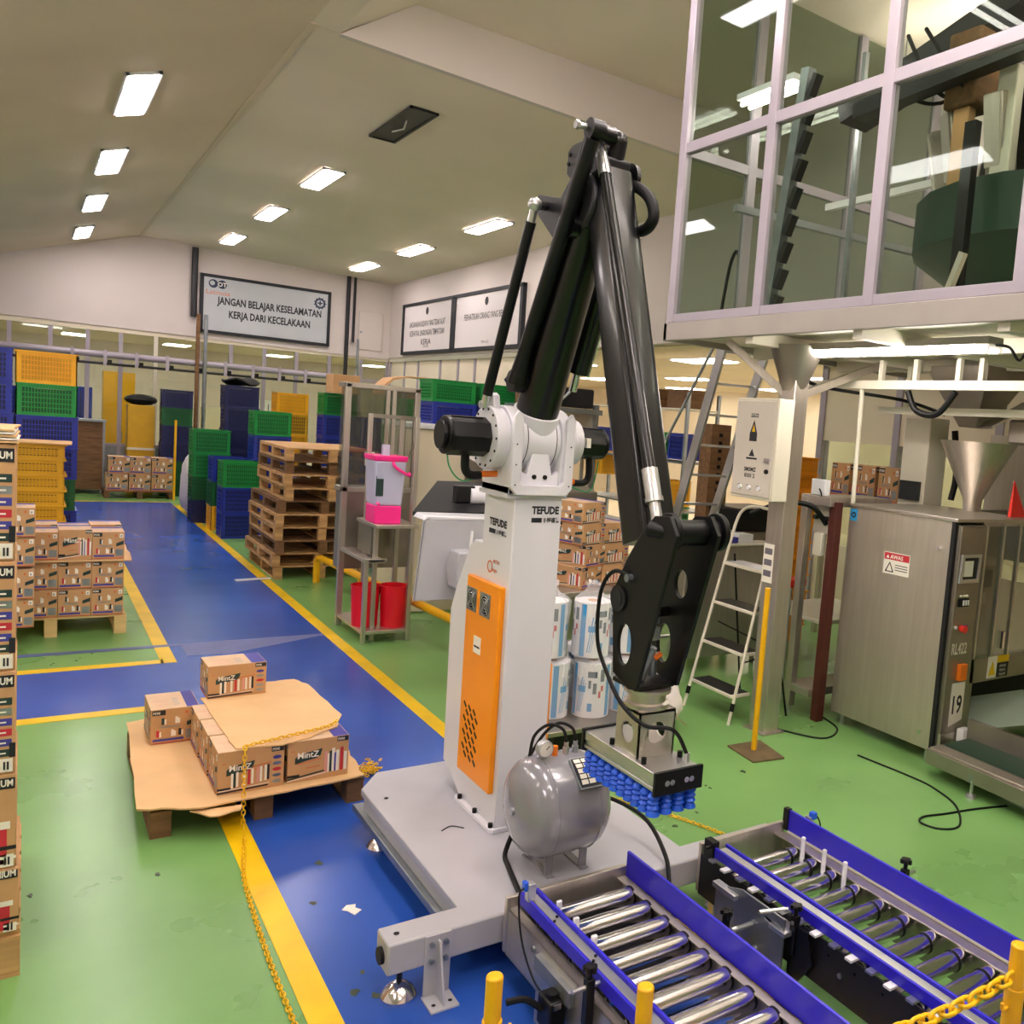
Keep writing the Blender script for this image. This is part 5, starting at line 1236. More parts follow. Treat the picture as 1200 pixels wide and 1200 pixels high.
MB().box(4.6, 9.25, 2.57, 5.0, 9.55, 2.95).build('dark_bin', M_woodd, rk, bevel=.01); MB().box(5.05, 9.25, 2.57, 5.5, 9.55, 2.8).build('dark_bin', M_dgrey, rk, bevel=.02)
MB().tube(smoothpath([(4.75, 9.2, 2.95), (4.8, 9.18, 2.7), (5.0, 9.18, 2.65), (5.15, 9.18, 2.8), (5.2, 9.18, 3.0)]), .02, 8).build('bent_pipe', M_galv, rk)
tag(MB().ball((5.2, 10.3, 2.86), .4, 12, sc=(1, .6, .35)).build('blue_bag', M_cnavy), 'dark blue bag on the crates behind the robot arm', 'bag')
ct_ = thing('side_table', 'stainless side table under the carton stack behind the robot', 'table', (4.0, 6.85, 0))
MB().box(3.65, 6.5, .90, 4.5, 7.2, .94).build('table_top', M_ss, ct_, bevel=.004)
for x in (3.68, 4.47):
    for y in (6.53, 7.17): MB().box(x-.02, y-.02, 0, x+.02, y+.02, .9).build('leg', M_ss, ct_)
ks = Proto(make_carton(.3, .36, .19, 'long', 'end')); ks2 = Proto(make_carton(.3, .36, .19, 'end', 'long2'))
for k in range(4):
    (ks if k > 1 else ks2).place((3.98+.015*((k*2) % 3), 6.82, .942+k*.192), f'small carton in the single stack on the side table, {ordn(k, 4)}', R(18 if k > 1 else 24), 'cartons on the side table')
for k in range(3):
    ks.place((4.33, 6.92, .942+k*.192), f'small carton in the stack behind the forearm, {ordn(k, 3)}', R(8), 'cartons on the side table')
# low table with wrapped film rolls
lt = thing('low_table', 'low dark steel table under the wrapped film rolls', 'table', (3.45, 5.65, 0))
MB().box(2.88, 5.15, .235, 3.98, 6.25, .27).build('table_top', M_ssd, lt, bevel=.004); MB().box(2.92, 5.2, .08, 3.94, 5.22, .235).build('front_apron', M_rubber, lt)
MB().box(2.9, 5.2, .08, 2.92, 6.2, .235).build('side_apron', M_rubber, lt)
for x in (2.93, 3.93):
    for y in (5.22, 6.18): MB().box(x-.025, y-.025, 0, x+.025, y+.025, .235).build('leg', M_dgrey, lt)
M_rollwrap = film('roll_wrap', '#f4f3f8', .22)
def film_roll(h=.4, r=.135):
    t = thing('film_roll', '', 'film roll', (0, 0, 0))
    MB().lathe([(.04, 0), (r, 0), (r, h), (.04, h)], (0, 0, 0), n=36).build('roll', M_whitep, t)
    MB().lathe([(.03, h-.002), (.04, h-.002), (.04, h+.004), (.03, h+.004)], (0, 0, 0), n=16).build('core', M_card, t)
    p = MB(); rr_ = r+.0012
    def patch(a0, a1, z0, z1, mi, sk=0.):
        n = 6; vs = []
        for i in range(n+1):
            a = a0+(a1-a0)*i/n
            for z, s_ in ((z0, 0), (z1, sk)): vs.append((rr_*math.cos(a+s_), rr_*math.sin(a+s_), z))
        p.add(vs, [(2*i, 2*i+2, 2*i+3, 2*i+1) for i in range(n)], mi)
    for k in range(3):
        b = k*2*math.pi/3-2.3
        patch(b, b+.3, .01, h-.01, 0); patch(b+.42, b+.47, .04, .3, 0, .25); patch(b+.53, b+.57, .04, .28, 0, .25); patch(b+.63, b+.66, .04, .26, 0, .25)
        patch(b+.45, b+.9, .19, .235, 0); patch(b+1.05, b+1.3, .05, .11, 0); patch(b+1.0, b+1.5, .3, .345, 1); patch(b+1.05, b+1.2, .22, .28, 1); patch(b+1.3, b+1.5, .18, .26, 1)
        patch(b+1.62, b+1.75, .15, .2, 2); patch(b-.4, b-.15, .27, .36, 1); patch(b-.35, b-.2, .2, .24, 2)
    p.build('print', [M_inkc, mat('print_slate', '#51606e', .6), M_inkr], t, smooth=True)
    w = MB().lathe([(r+.006, .004), (r+.007, h*.5), (r+.008, h), (r*.8, h+.03), (r*.45, h+.055), (r*.3, h+.1), (r*.45, h+.13)], (0, 0, 0), n=28); q = random.Random(8)
    for v in w.v:
        if v.z > h-.02: k = 1+q.uniform(-.13, .13); v.x *= k; v.y *= k; v.z += q.uniform(-.015, .02)
    w.build('plastic_wrap', M_rollwrap, t, angle=20)
    return t
fr_ = Proto(film_roll())
FRG = 'wrapped film rolls'
for i, (x, y, n) in enumerate(((3.08, 5.52, 'left'), (3.37, 5.42, 'middle'), (3.67, 5.45, 'right'))):
    fr_.place((x, y, .271), f'blue and white printed film roll in clear wrap on the low table, lower row, {n}', R(20+40*i), FRG)
    fr_.place((x-.03+.012*i, y+.03, .271+.44), f'blue and white printed film roll in clear wrap, upper row, {n}', R(50+45*i), FRG)
for i, (x, y) in enumerate(((3.2, 5.85), (3.55, 5.85), (3.82, 5.75))):
    fr_.place((x, y, .271), f'blue and white printed film roll in the back row, {["left", "middle", "right"][i]}', R(100+30*i), FRG)
tag(MB().box(3.76, 5.3, .271, 3.86, 5.4, .62).build('carton_strip', M_card, bevel=.004), 'narrow brown carton standing between the right film rolls', 'carton')
# ================================================================== MEZZANINE CABIN
MX, MXB, MYF, MYN = 4.4, 7.6, 6.25, -3.5
def mezz():
    t = thing('mezzanine_cabin', 'glazed cabin with pale metal frames raised on a steel post at upper right', 'cabin', (6, 2, 3.17))
    MB().box(MX, MYN, 3.20, MXB, MYF, 3.27).build('floor_deck', M_creamp, t, smooth=False)
    f = MB().box(MX-.03, MYN, 3.15, MX+.02, MYF+.03, 3.30); f.build('edge_beam', M_beamc, t, bevel=.006)
    MB().box(MX-.03, MYF-.02, 3.15, MXB, MYF+.03, 3.30).build('edge_beam', M_beamc, t, bevel=.006)
    for y in (5.2, 4.1, 3.0, 1.9): MB().box(MX+.02, y-.04, 3.1, MXB, y+.04, 3.2).build('joist', M_creamp, t)
    for x in (5.4, 6.5): MB().box(x-.04, MYN, 3.1, x+.04, MYF-.02, 3.2).build('joist', M_creamp, t)
    ys = [6.2, 5.1, 4.0, 2.9, 1.8, .7]
    w = .045
    for y in ys: MB().box(MX-.03, y-w, 3.30, MX+.04, y+w, 6.28).build('mullion', M_frame, t, bevel=.004)
    for z in (3.30, 4.69): MB().box(MX-.025, MYN, z, MX+.035, MYF, z+(.07 if z < 4 else .085)).build('rail', M_frame, t, bevel=.004)
    for i in range(len(ys)-1):
        for z0, z1 in ((3.37, 4.69), (4.775, 6.28)):
            MB().box(MX, ys[i+1]+w, z0, MX+.008, ys[i]-w, z1).build('pane', M_glass, t, smooth=False)
    # far end glazing
    xs = [5.14, 6.4, MXB-.04]
    for x in xs: MB().box(x-w, MYF-.06, 3.3, x+w, MYF, 6.28).build('mullion', M_frame, t)
    for z in (3.30, 4.69): MB().box(MX, MYF-.055, z, MXB, MYF-.005, z+.08).build('rail', M_frame, t)
    x0 = MX+.04
    for x in xs:
        for z0, z1 in ((3.38, 4.69), (4.77, 6.28)): MB().box(x0, MYF-.03, z0, x-w, MYF-.022, z1).build('pane', M_glass, t, smooth=False)
        x0 = x+w
    # back glazing toward the side room
    yb = [5.3, 4.2, 3.1, 2.0, .9]
    for y in yb: MB().box(MXB-.06, y-w, 3.3, MXB, y+w, 6.28).build('mullion', M_frame, t)
    for z in (3.3, 4.4): MB().box(MXB-.055, MYN, z, MXB-.005, MYF, z+.08).build('rail', M_creamp, t)
    # sloping duct over the bay and inner rails
    MB().bar((4.9, 6.1, 4.35), (7.4, 5.9, 4.35), .06, .06).build('inner_rail', M_galv, t)
    MB().bar((6.0, 6.1, 4.58), (6.0, 4.75, 4.6), .05, .06).build('inner_rail', M_whitep, t)
    for y in (5.3, 5.0): MB().box(5.48, y-.02, 3.27, 5.52, y+.02, 5.6).build('inner_post', M_galv, t)
    MB().bar((5.3, 5.2, 5.0), (5.3, 3.2, 5.55), .3, .16).build('duct', M_dgrey, t)
    tb = MB().box(4.86, 5.45, 5.25, 5.04, 6.15, 5.3).build('lamp_tray', M_whitep, t)
    for d in (-.045, .045): MB().cyl((4.95+d, 5.47, 5.22), (4.95+d, 6.13, 5.22), .016, n=10).build('lamp_tube', M_tube, tb)
mezz()
def weigher():
    t = thing('multihead_weigher', 'green and dark weighing machine with steel buckets inside the glazed cabin', 'weighing machine', (5.9, 3.3, 3.27))
    c = (5.75, 3.5)
    MB().lathe([(.5, .14), (.55, .16), (1.02, .5), (1.02, .85), (.98, .85), (.5, .3)], (c[0], c[1], 3.27), n=20).build('bowl', M_gdark, t)
    MB().lathe([(.42, 0), (.42, .5)], (c[0], c[1], 3.27), n=20).build('pedestal', M_beamc, t)
    for i in range(14):
        a = 2*math.pi*i/14; r = .78
        x, y = c[0]+r*math.cos(a), c[1]+r*math.sin(a)
        d = Vector((math.cos(a), math.sin(a), 0))
        b = MB().bar(Vector((x, y, 4.05)), Vector((x, y, 4.65))+d*.12, .13, .16, up=d)
        bo = b.build('bucket', M_ssd if i % 3 else M_ss, t, bevel=.01)
        MB().bar(Vector((x, y, 4.2))+d*.12, Vector((x, y, 4.62))+d*.2, .11, .02, up=d).build('flap', M_ss, bo)
    MB().cyl((c[0], c[1], 4.0), (c[0], c[1], 4.9), .66, .55, n=20).build('hub', M_black, t)
    MB().box(4.83, 3.71, 3.85, 4.91, 3.83, 4.62).build('brown_post', M_card, t, bevel=.01); MB().box(4.8, 3.65, 4.62, 5.05, 3.9, 5.1).build('brown_duct', M_woodd, t, bevel=.02)
    MB().box(4.84, 3.38, 3.85, 4.92, 3.52, 4.8).build('white_post', M_creamp, t, bevel=.01)
    MB().bar((4.75, 4.6, 4.75), (4.75, 2.3, 4.9), .12, .1).build('cross_beam', M_dgrey, t)
    MB().box(4.56, 3.44, 3.33, 4.62, 3.52, 4.4).build('dark_post', M_black, t); MB().bar((4.52, 3.52, 3.28), (4.52, 3.4, 3.6), .04, .04).build('strut', M_ss, t)
    MB().lathe([(.3, 0), (.7, .6), (.72, .62)], (c[0]+.1, c[1], 5.1), n=18).build('feed_cone', M_ssd, t)
    for k in range(3): MB().tube(smoothpath([(4.8, 4.4-.15*k, 5.2), (4.8, 4.2-.2*k, 4.8), (4.85, 3.9-.1*k, 4.7), (4.9, 3.7, 4.95)]), .014, 6).build('cable', M_rubber, t)
weigher()
ev = thing('bucket_elevator', 'dark narrow bucket elevator leaning inside the glazed cabin', 'elevator', (4.9, 5.3, 3.27))
MB().bar((4.9, 5.58, 3.28), (4.9, 5.32, 5.3), .08, .09, up=(0, 1, 0)).build('casing', M_galv, ev)
for k in range(9): MB().bar((4.9, 5.5-.028*k, 3.4+.21*k), (4.9, 5.43-.028*k, 3.55+.21*k), .07, .05, up=(0, 1, 0)).build('cup', M_dgrey, ev)
# support post with cabinet
def support_post():
    t = thing('steel_post', 'square stainless post holding up the glazed cabin', 'post', (4.9, 5.17, 0))
    MB().box(4.83, 5.08, 0, 4.98, 5.27, 3.1).build('shaft', M_ss, t, bevel=.005)
    MB().box(4.79, 5.04, 0, 5.02, 5.31, .012).build('foot_plate', M_ss, t)
    MB().bar((4.9, 5.2, 2.72), (4.5, 5.55, 3.14), .06, .06).build('brace', M_ss, t); MB().bar((4.95, 5.15, 2.75), (5.9, 5.15, 3.1), .06, .06).build('brace', M_ss, t)
    MB().lathe([(.09, 0), (.22, .35)], (4.905, 5.175, 2.78), n=20).build('head_funnel', M_ssd, t)
    s = MB().box(4.826, 5.15, 1.23, 4.8295, 5.27, 1.545).build('notice', M_inkw, t, smooth=False)
    p = MB()
    for k in range(3): p.add([(4.8255, 5.255, 1.46-k*.09), (4.8255, 5.165, 1.46-k*.09), (4.8255, 5.165, 1.51-k*.09), (4.8255, 5.255, 1.51-k*.09)], [(0, 1, 2, 3)])
    p.build('notice_print', mat('print_slate2', '#6b6570', .6), s, smooth=False)
support_post()
def control_cabinet():
    t = thing('control_cabinet', 'beige electrical cabinet with knobs mounted on the steel post', 'electrical cabinet', (4.75, 5.3, 1.9))
    MB().box(4.665, 5.06, 1.9, 4.828, 5.56, 2.705).build('body', M_creamp, t, bevel=.006)
    d = MB().box(4.655, 5.085, 1.925, 4.666, 5.545, 2.68).build('door', M_cham, t, bevel=.004)
    p = MB(); X = 4.6545; kw = dict(xd=(0, -1, 0), yd=(0, 0, 1))
    def q(y0, z0, y1, z1, mi=0): p.add([(X, y0, z0), (X, y1, z0), (X, y1, z1), (X, y0, z1)], [(0, 1, 2, 3)], mi)
    q(5.37, 2.55, 5.28, 2.58); p.text('MITRA', (X, 5.325, 2.555), size=.03, mi=1, off=.001, **kw)
    q(5.37, 2.36, 5.28, 2.42); p.prism([(5.37, 2.42), (5.28, 2.42), (5.325, 2.53)], 'X', X-.0006, X, mi=0); p.prism([(5.345, 2.435), (5.305, 2.435), (5.325, 2.495)], 'X', X-.001, X-.0006, mi=2)
    p.prism([(5.36, 2.24), (5.29, 2.24), (5.325, 2.3)], 'X', X-.0006, X); q(5.39, 2.215, 5.26, 2.23)
    for i in range(2): p.text('SM3MZ' if i == 0 else '0101 2', (X, 5.33, 2.12-i*.05), size=.045, mi=0, bold=.03, off=.001, **kw)
    p.build('door_print', [M_ink, M_inkw, M_yel], d, smooth=False)
    MB().box(4.64, 5.10, 2.2, 4.657, 5.16, 2.235).build('lock', M_chrome, d); MB().cyl((4.64, 5.13, 2.13), (4.657, 5.13, 2.13), .018, n=12).build('keyhole', M_rubber, d)
    for y in (5.43, 5.32, 5.2):
        k = MB().cyl((4.637, y, 1.99), (4.656, y, 1.99), .018, n=14).build('push_button', M_whitep, d); MB().cyl((4.654, y+.02, 1.992), (4.6555, y+.02, 1.992), .02, n=14).build('button_ring', M_rubber, k)
control_cabinet()
yp_ = thing('yellow_stand', 'thin yellow pole on a flat square steel base by the steel post', 'stand', (4.5, 4.8, 0))
MB().prism([(4.37, 4.99), (4.33, 4.64), (4.61, 4.6), (4.69, 4.97)], 'Z', 0, .014).build('base_plate', mat('rusty_plate', '#7a684c', .6, .5, var=.3), yp_, bevel=.003); MB().cyl((4.5, 4.83, .014), (4.5, 4.83, 1.27), .022, n=14).build('pole', M_yp, yp_)
# fluorescent lamp under the cabin
fl_ = thing('tube_lamp', 'lit fluorescent lamp hanging under the glazed cabin', 'lamp', (4.95, 4.25, 3.1))
MB().box(4.87, 3.4, 3.10, 5.03, 5.02, 3.15).build('tray', M_beamc, fl_, bevel=.006)
MB().prism([(4.89, 3.10), (5.01, 3.10), (4.99, 3.055), (4.91, 3.055)], 'Y', 3.5, 5.0).build('diffuser', M_tube, fl_, bevel=.006)
MB().box(4.88, 3.4, 3.05, 5.02, 3.5, 3.10).build('end_cap', M_acryl, fl_)
MB().tube(smoothpath([(4.95, 3.4, 3.1), (4.95, 3.3, 3.08), (4.95, 3.22, 3.0), (4.95, 3.15, 3.12)]), .01, 6).build('cable', M_rubber, fl_)

# ================================================================== LADDERS
def step_ladder():
    t = thing('step_ladder', 'white folding step ladder with four grey treads behind the wrist', 'ladder', (4.9, 5.65, 0))
    lf, lt_ = Vector((4.655, 5.94, 0)), Vector((5.07, 5.94, 1.6)); rf, rt_ = Vector((4.70, 5.38, 0)), Vector((5.06, 5.42, 1.6))
    for a, b in ((lf, lt_), (rf, rt_)):
        r = MB().tube([a, b], .014, 10).build('front_rail', M_creamp, t)
        MB().tube([a.lerp(b, .07), a.lerp(b, .11)], .019, 10).build('sleeve', M_rubber, r)
    MB().tube(smoothpath([lt_, lt_+Vector((.04, -.02, .12)), lt_+Vector((.07, -.12, .18)), rt_+Vector((.07, .12, .18)), rt_+Vector((.04, .02, .12)), rt_], 5), .014, 10).build('hand_loop', M_creamp, t)
    for k, f in enumerate((.155, .37, .585, .80)):
        a, b = lf.lerp(lt_, f), rf.lerp(rt_, f); z = a.z
        s = MB().box(a.x-.01, b.y, z-.03, a.x+.2, a.y, z).build('tread', M_creamp, t, bevel=.006)
        MB().box(a.x, b.y+.015, z, a.x+.19, a.y-.015, z+.004).build('tread_mat', M_dgrey if k < 3 else M_grey, s)
    for y0, y1 in ((5.90, 5.98), (5.44, 5.36)):
        MB().tube([(5.06, y0, 1.35), (5.34, y1, 0)], .009, 8).build('rear_leg', M_rubber, t)
    MB().tube([(4.93, 5.9, .75), (5.2, 5.6, .6)], .007, 6).build('brace', M_rubber, t); MB().tube([(4.82, 5.42, .5), (5.25, 5.45, .55)], .007, 6).build('brace', M_rubber, t)
    MB().tube(smoothpath([(5.12, 5.8, 1.72), (5.2, 5.5, 1.85), (5.35, 5.3, 1.85), (5.5, 5.25, 1.7)]), .022, 8).build('black_hose', M_rubber, t)
step_ladder()
def tall_ladder():
    t = thing('access_ladder', 'tall grey aluminium ladder leaning up to the glazed cabin', 'ladder', (5.4, 7.0, 0))
    r0, r1 = (Vector((5.2, 7.5, .0)), Vector((5.2, 6.42, 3.4))), (Vector((5.62, 7.5, .0)), Vector((5.62, 6.28, 3.4)))
    for a, b in (r0, r1): MB().bar(a, b, .03, .11, up=(0, 1, 0)).build('rail', M_alu, t, bevel=.003)
    for k in range(11):
        f = .06+k*.087; a, b = r0[0].lerp(r0[1], f), r1[0].lerp(r1[1], f)
        MB().bar(a, b, .06, .022).build('rung', M_alu, t)
    MB().tube(smoothpath([(5.15, 6.5, 3.3), (5.15, 6.48, 3.6), (5.15, 6.4, 3.98), (5.15, 6.3, 4.0), (5.16, 6.3, 3.35)], 4), .016, 8).build('hand_rail', M_dgrey, t)
tall_ladder()
tag(MB().cyl((4.83, 8.4, 0), (5.02, 6.31, 3.3), .014, n=8).build('thin_rod', M_galv), 'thin steel rod slanting up left of the tall ladder', 'rod')
bx = thing('cable_column', 'tall brown perforated cable column behind the tall ladder', 'column', (6.34, 7.9, 0))
MB().box(6.2, 7.8, 0, 6.48, 8.0, 2.5).build('column_body', M_woodd, bx); 
for k in range(25): MB().box(6.31, 7.797, .2+k*.09, 6.36, 7.8, .24+k*.09).build('slot', M_rubber, bx)
gc = thing('grey_cabinet', 'grey stainless cabinet on feet behind the step ladder', 'cabinet', (5.75, 7.0, 0))
MB().box(5.2, 6.78, .14, 6.3, 6.96, 1.27).build('body', M_ss, gc, bevel=.01); MB().box(5.16, 6.75, 1.27, 6.34, 6.97, 1.30).build('top', M_creamp, gc, bevel=.01)
for x in (5.26, 6.24): MB().cyl((x, 6.86, 0), (x, 6.86, .14), .025, n=10).build('foot', M_ssd, gc)
for k, (x, m, n) in enumerate(((5.5, M_cyd, 'yellow'), (5.75, M_inkb, 'blue'), (5.95, M_whitep, 'white'))):
    tag(MB().box(x-.1, 6.78, 1.301, x+.1, 6.95, 1.33+.03*k).build('small_tray', m, bevel=.006), f'small {n} tray on the grey cabinet behind the step ladder', 'tray', 'trays on the grey cabinet')

# ================================================================== PACKAGING MACHINE 19
def machine():
    t = thing('packaging_machine', 'large stainless packaging machine numbered 19 on the right', 'machine', (6.2, 4.5, 0))
    MB().box(5.62, 4.0, .12, 6.0, 5.07, 1.86).build('cabinet', M_ssd, t, bevel=.004)
    d = MB().box(5.60, 4.05, .1, 5.62, 5.09, 1.885).build('door', M_ssb, t, bevel=.004)
    MB().box(5.585, 4.012, .1, 5.615, 4.045, 1.88).build('door_edge', M_dgrey, t)
    MB().prism([(5.59, 4.0), (5.59, 5.1), (6.7, 5.1), (6.7, 4.0)], 'Z', 1.88, 1.905).build('top', M_ss, t, bevel=.003)
    X = 5.5985
    s = MB().box(X-.001, 4.41, 1.385, X+.0015, 4.67, 1.56).build('warning_sticker', M_inkw, d, smooth=False)
    p = MB().add([(X-.0016, y, z) for y, z in ((4.665, 1.5), (4.415, 1.5), (4.415, 1.555), (4.665, 1.555))], [(0, 1, 2, 3)], 0)
    p.prism([(4.65, 1.4), (4.56, 1.4), (4.605, 1.485)], 'X', X-.0022, X-.0012, mi=1, holes=[[(4.635, 1.408), (4.575, 1.408), (4.605, 1.468)]])
    p.text('AWAS', (X-.0018, 4.54, 1.51), (0, -1, 0), (0, 0, 1), .045, 2, off=.001, bold=.02); p.text('▲', (X-.0018, 4.63, 1.512), (0, -1, 0), (0, 0, 1), .035, 2, off=.001)
    for k in range(3): p.add([(X-.0016, y, z) for y, z in ((4.55, 1.46-k*.02), (4.425, 1.46-k*.02), (4.425, 1.466-k*.02), (4.55, 1.466-k*.02))], [(0, 1, 2, 3)], 1)
    p.build('sticker_print', [M_inkr, M_ink, M_inkw], s, smooth=False)
    b = MB().box(X-.001, 5.0, 1.76, X+.001, 5.075, 1.86).build('blue_sticker', M_inkc, d, smooth=False); MB().prism(circ(5.037, 1.81, .025, n=16), 'X', X-.002, X-.001, holes=[circ(5.037, 1.81, .012, n=12)]).build('sticker_print', M_ink, b)
    for y, z in ((4.15, 1.66), (4.15, .22)): MB().cyl((5.6, y, z), (5.588, y, z), .016, n=14).build('lock', M_chrome, d)
    # control strip facing the camera
    cs = MB().box(5.62, 3.975, .25, 5.905, 4.0, 1.85).build('control_panel', M_ssd, t, bevel=.004); Y = 3.974
    sc = MB().prism([(5.63, 1.42), (5.87, 1.42), (5.88, 1.64), (5.64, 1.64)], 'Y', 3.955, 3.975, holes=[[(5.66, 1.45), (5.845, 1.45), (5.855, 1.615), (5.67, 1.615)]]).build('screen_frame', M_alu, cs, bevel=.003)
    MB().box(5.66, 3.968, 1.44, 5.85, 3.972, 1.62).build('screen', M_screen, sc); MB().box(5.68, 3.963, 1.47, 5.79, 3.969, 1.59).build('screen_image', M_inkw, sc)
    bb = MB().box(5.66, 3.96, 1.24, 5.78, 3.975, 1.3).build('switch_block', M_rubber, cs)
    for i in range(3): MB().box(5.675+i*.035, 3.955, 1.315, 5.69+i*.035, 3.975, 1.33).build('indicator', M_inkw, cs); MB().box(5.7+i*.03, 3.953, 1.25, 5.715+i*.03, 3.961, 1.29).build('rocker', M_whitep, bb)
    MB().cyl((5.73, 3.975, 1.07), (5.73, 3.93, 1.07), .025, .03, n=16).build('stop_button', M_redlamp, cs); MB().cyl((5.66, 3.975, 1.08), (5.66, 3.96, 1.08), .014, n=10).build('selector', M_whitep, cs); MB().cyl((5.78, 3.975, 1.08), (5.78, 3.955, 1.08), .014, n=10).build('selector', M_inkb, cs)
    p = MB().text('RL422', (5.74, Y, .87), (1, 0, 0), (0, 0, 1), .12, 0, bold=.02, wx=.62, off=.0012); p.build('model_lettering', M_inkw, cs, smooth=False)
    MB().box(5.74, 3.94, .66, 5.83, 3.975, .79).build('main_switch', M_cableor, cs, bevel=.006)
    nb = MB().prism([(5.70, .30), (5.86, .34), (5.86, .64), (5.70, .64)], 'Y', 3.969, 3.973).build('number_card', M_inkw, cs, smooth=False)
    MB().text('19', (5.78, 3.9685, .40), (1, 0, 0), (0, 0, 1), .2, 0, bold=.02, wx=.72, off=.0012).build('number_print', M_ink, nb, smooth=False)
    MB().box(5.62, 3.97, .1, 5.94, 4.0, .25).build('kick_plate', M_ss, t); MB().box(5.80, 3.9, .18, 5.9, 3.96, .28).build('socket_box', M_whitep, t, bevel=.006)
    # acrylic guarded section to the right
    MB().box(5.95, 4.0, .60, 7.6, 4.06, .80).build('cross_beam', M_ssd, t, bevel=.004)
    MB().box(5.95, 4.02, 1.84, 7.6, 4.06, 1.9).build('head_beam', M_ss, t); MB().box(5.95, 4.9, .3, 7.6, 5.0, 1.88).build('back_sheet', M_ssd, t)
    for x in (5.97, 6.2, 6.42, 7.0): MB().box(x-.012, 3.99, .8, x+.012, 4.02, 1.86).build('door_frame', M_ss, t)
    for x0, x1 in ((5.98, 6.19), (6.21, 6.41), (6.43, 6.99)): MB().box(x0, 3.995, .8, x1, 4.003, 1.85).build('acrylic_door', M_acryl, t, smooth=False)
    MB().box(6.3, 3.97, .86, 6.33, 3.99, 1.0).build('door_handle', M_chrome, t)
    g = MB().box(6.02, 4.3, 1.15, 6.5, 4.6, 1.25); g.cyl((6.15, 4.4, .8), (6.15, 4.4, 1.15), .06, n=14); g.cyl((6.35, 4.4, 1.25), (6.35, 4.4, 1.8), .05, n=14); g.box(6.05, 4.2, 1.5, 6.45, 4.5, 1.56)
    g.build('inner_works', M_ss, t); MB().box(6.25, 4.25, 1.3, 6.5, 4.45, 1.45).build('blue_block', M_cnavy, t, bevel=.01); MB().ball((6.1, 4.3, .9), .1, 10).build('blue_film', M_inkb, t); MB().cyl((6.3, 4.3, .82), (6.3, 4.3, 1.1), .09, n=14).build('dark_drum', M_black, t)
    # stickers on the beam
    a = MB().box(6.18, 3.996, .62, 6.30, 4.0, .80).build('hazard_sticker', M_inkw, t, smooth=False); MB().prism([(6.19, .645), (6.285, .645), (6.24, .76)], 'Y', 3.994, 3.996).build('hazard_triangle', M_yel, a)
    c = MB().box(6.30, 3.996, .62, 6.46, 4.0, .74).build('black_sticker', M_ink, t, smooth=False); MB().box(6.30, 3.996, .74, 6.46, 4.0, .80).build('yellow_sticker', M_yel, t, smooth=False)
    p = MB()
    for k in range(3): p.text(['AWAS', 'PISAU', 'TAJAM'][k], (6.38, 3.9955, .70-k*.035), (1, 0, 0), (0, 0, 1), .032, 0, off=.001)
    p.build('sticker_print', M_inkw, c, smooth=False)
    # under the beam: dark bay with green tray
    MB().box(5.96, 4.3, .05, 7.6, 4.32, .6).build('bay_back', M_rubber, t)
    MB().add([(6.0, 4.0, .22), (6.5, 3.7, .3), (6.9, 4.1, .42), (6.3, 4.3, .36)], [(0, 1, 2, 3)]).build('chute', mat('chute_pale', '#b9cdbd', .4, .2), t)
    # feet
    for x, y in ((5.66, 4.1), (5.66, 5.0), (5.95, 4.1)): MB().cyl((x, y, 0), (x, y, .12), .025, n=10).build('foot', M_alu, t)
    # funnel on top
    fn = MB().lathe([(.075, 0), (.08, .1), (.31, .58), (.32, .6), (.30, .6), (.07, .1)], (6.6, 4.6, 1.9), n=28).build('funnel', M_ss, t)
machine()
ow = thing('outfeed_conveyor', 'low stainless outfeed conveyor below the packaging machine at right edge', 'conveyor', (5.6, 3.3, 0))
MB().prism([(5.36, 3.9), (5.28, 2.2), (5.75, 2.2), (5.83, 3.9)], 'Z', .1, .21).build('body', M_ssd, ow, bevel=.006); MB().prism([(5.38, 3.88), (5.31, 2.2), (5.42, 2.2), (5.5, 3.88)], 'Z', .21, .225).build('side_rail', M_ss, ow, bevel=.003)
MB().prism([(5.55, 3.88), (5.48, 2.2), (5.8, 2.2), (5.88, 3.88)], 'Z', .21, .218).build('belt', M_gdark, ow); MB().box(5.85, 2.2, .2, 5.9, 3.9, .36).build('guard', M_ssd, ow)
MB().box(5.34, 3.45, .1, 5.4, 3.51, .16).build('foot_clamp', M_galv, ow)
for x, y in ((5.35, 3.48), (5.35, 2.5), (5.78, 3.5), (5.75, 2.5)): MB().lathe([(.04, 0), (.035, .02), (.012, .03), (.012, .12)], (x, y, 0), n=14).build('foot', M_alu, ow)
pipe('floor_cable', smoothpath([(5.2, 4.4, .006), (5.24, 3.9, .006), (5.22, 3.69, .006), (5.11, 3.43, .006), (4.86, 3.22, .006), (4.7, 3.25, .006), (4.66, 3.37, .006), (4.75, 3.42, .006), (4.93, 3.38, .006), (5.2, 3.33, .006), (5.45, 3.26, .006)], 6), .007, M_rubber, 'black cable looping on the green floor by the packaging machine')
pipe('floor_cable', smoothpath([(4.98, 5.2, .006), (5.2, 4.8, .006), (5.5, 4.9, .006), (5.62, 5.2, .006)], 6), .008, M_rubber, 'black cable on the floor between the post and the machine')
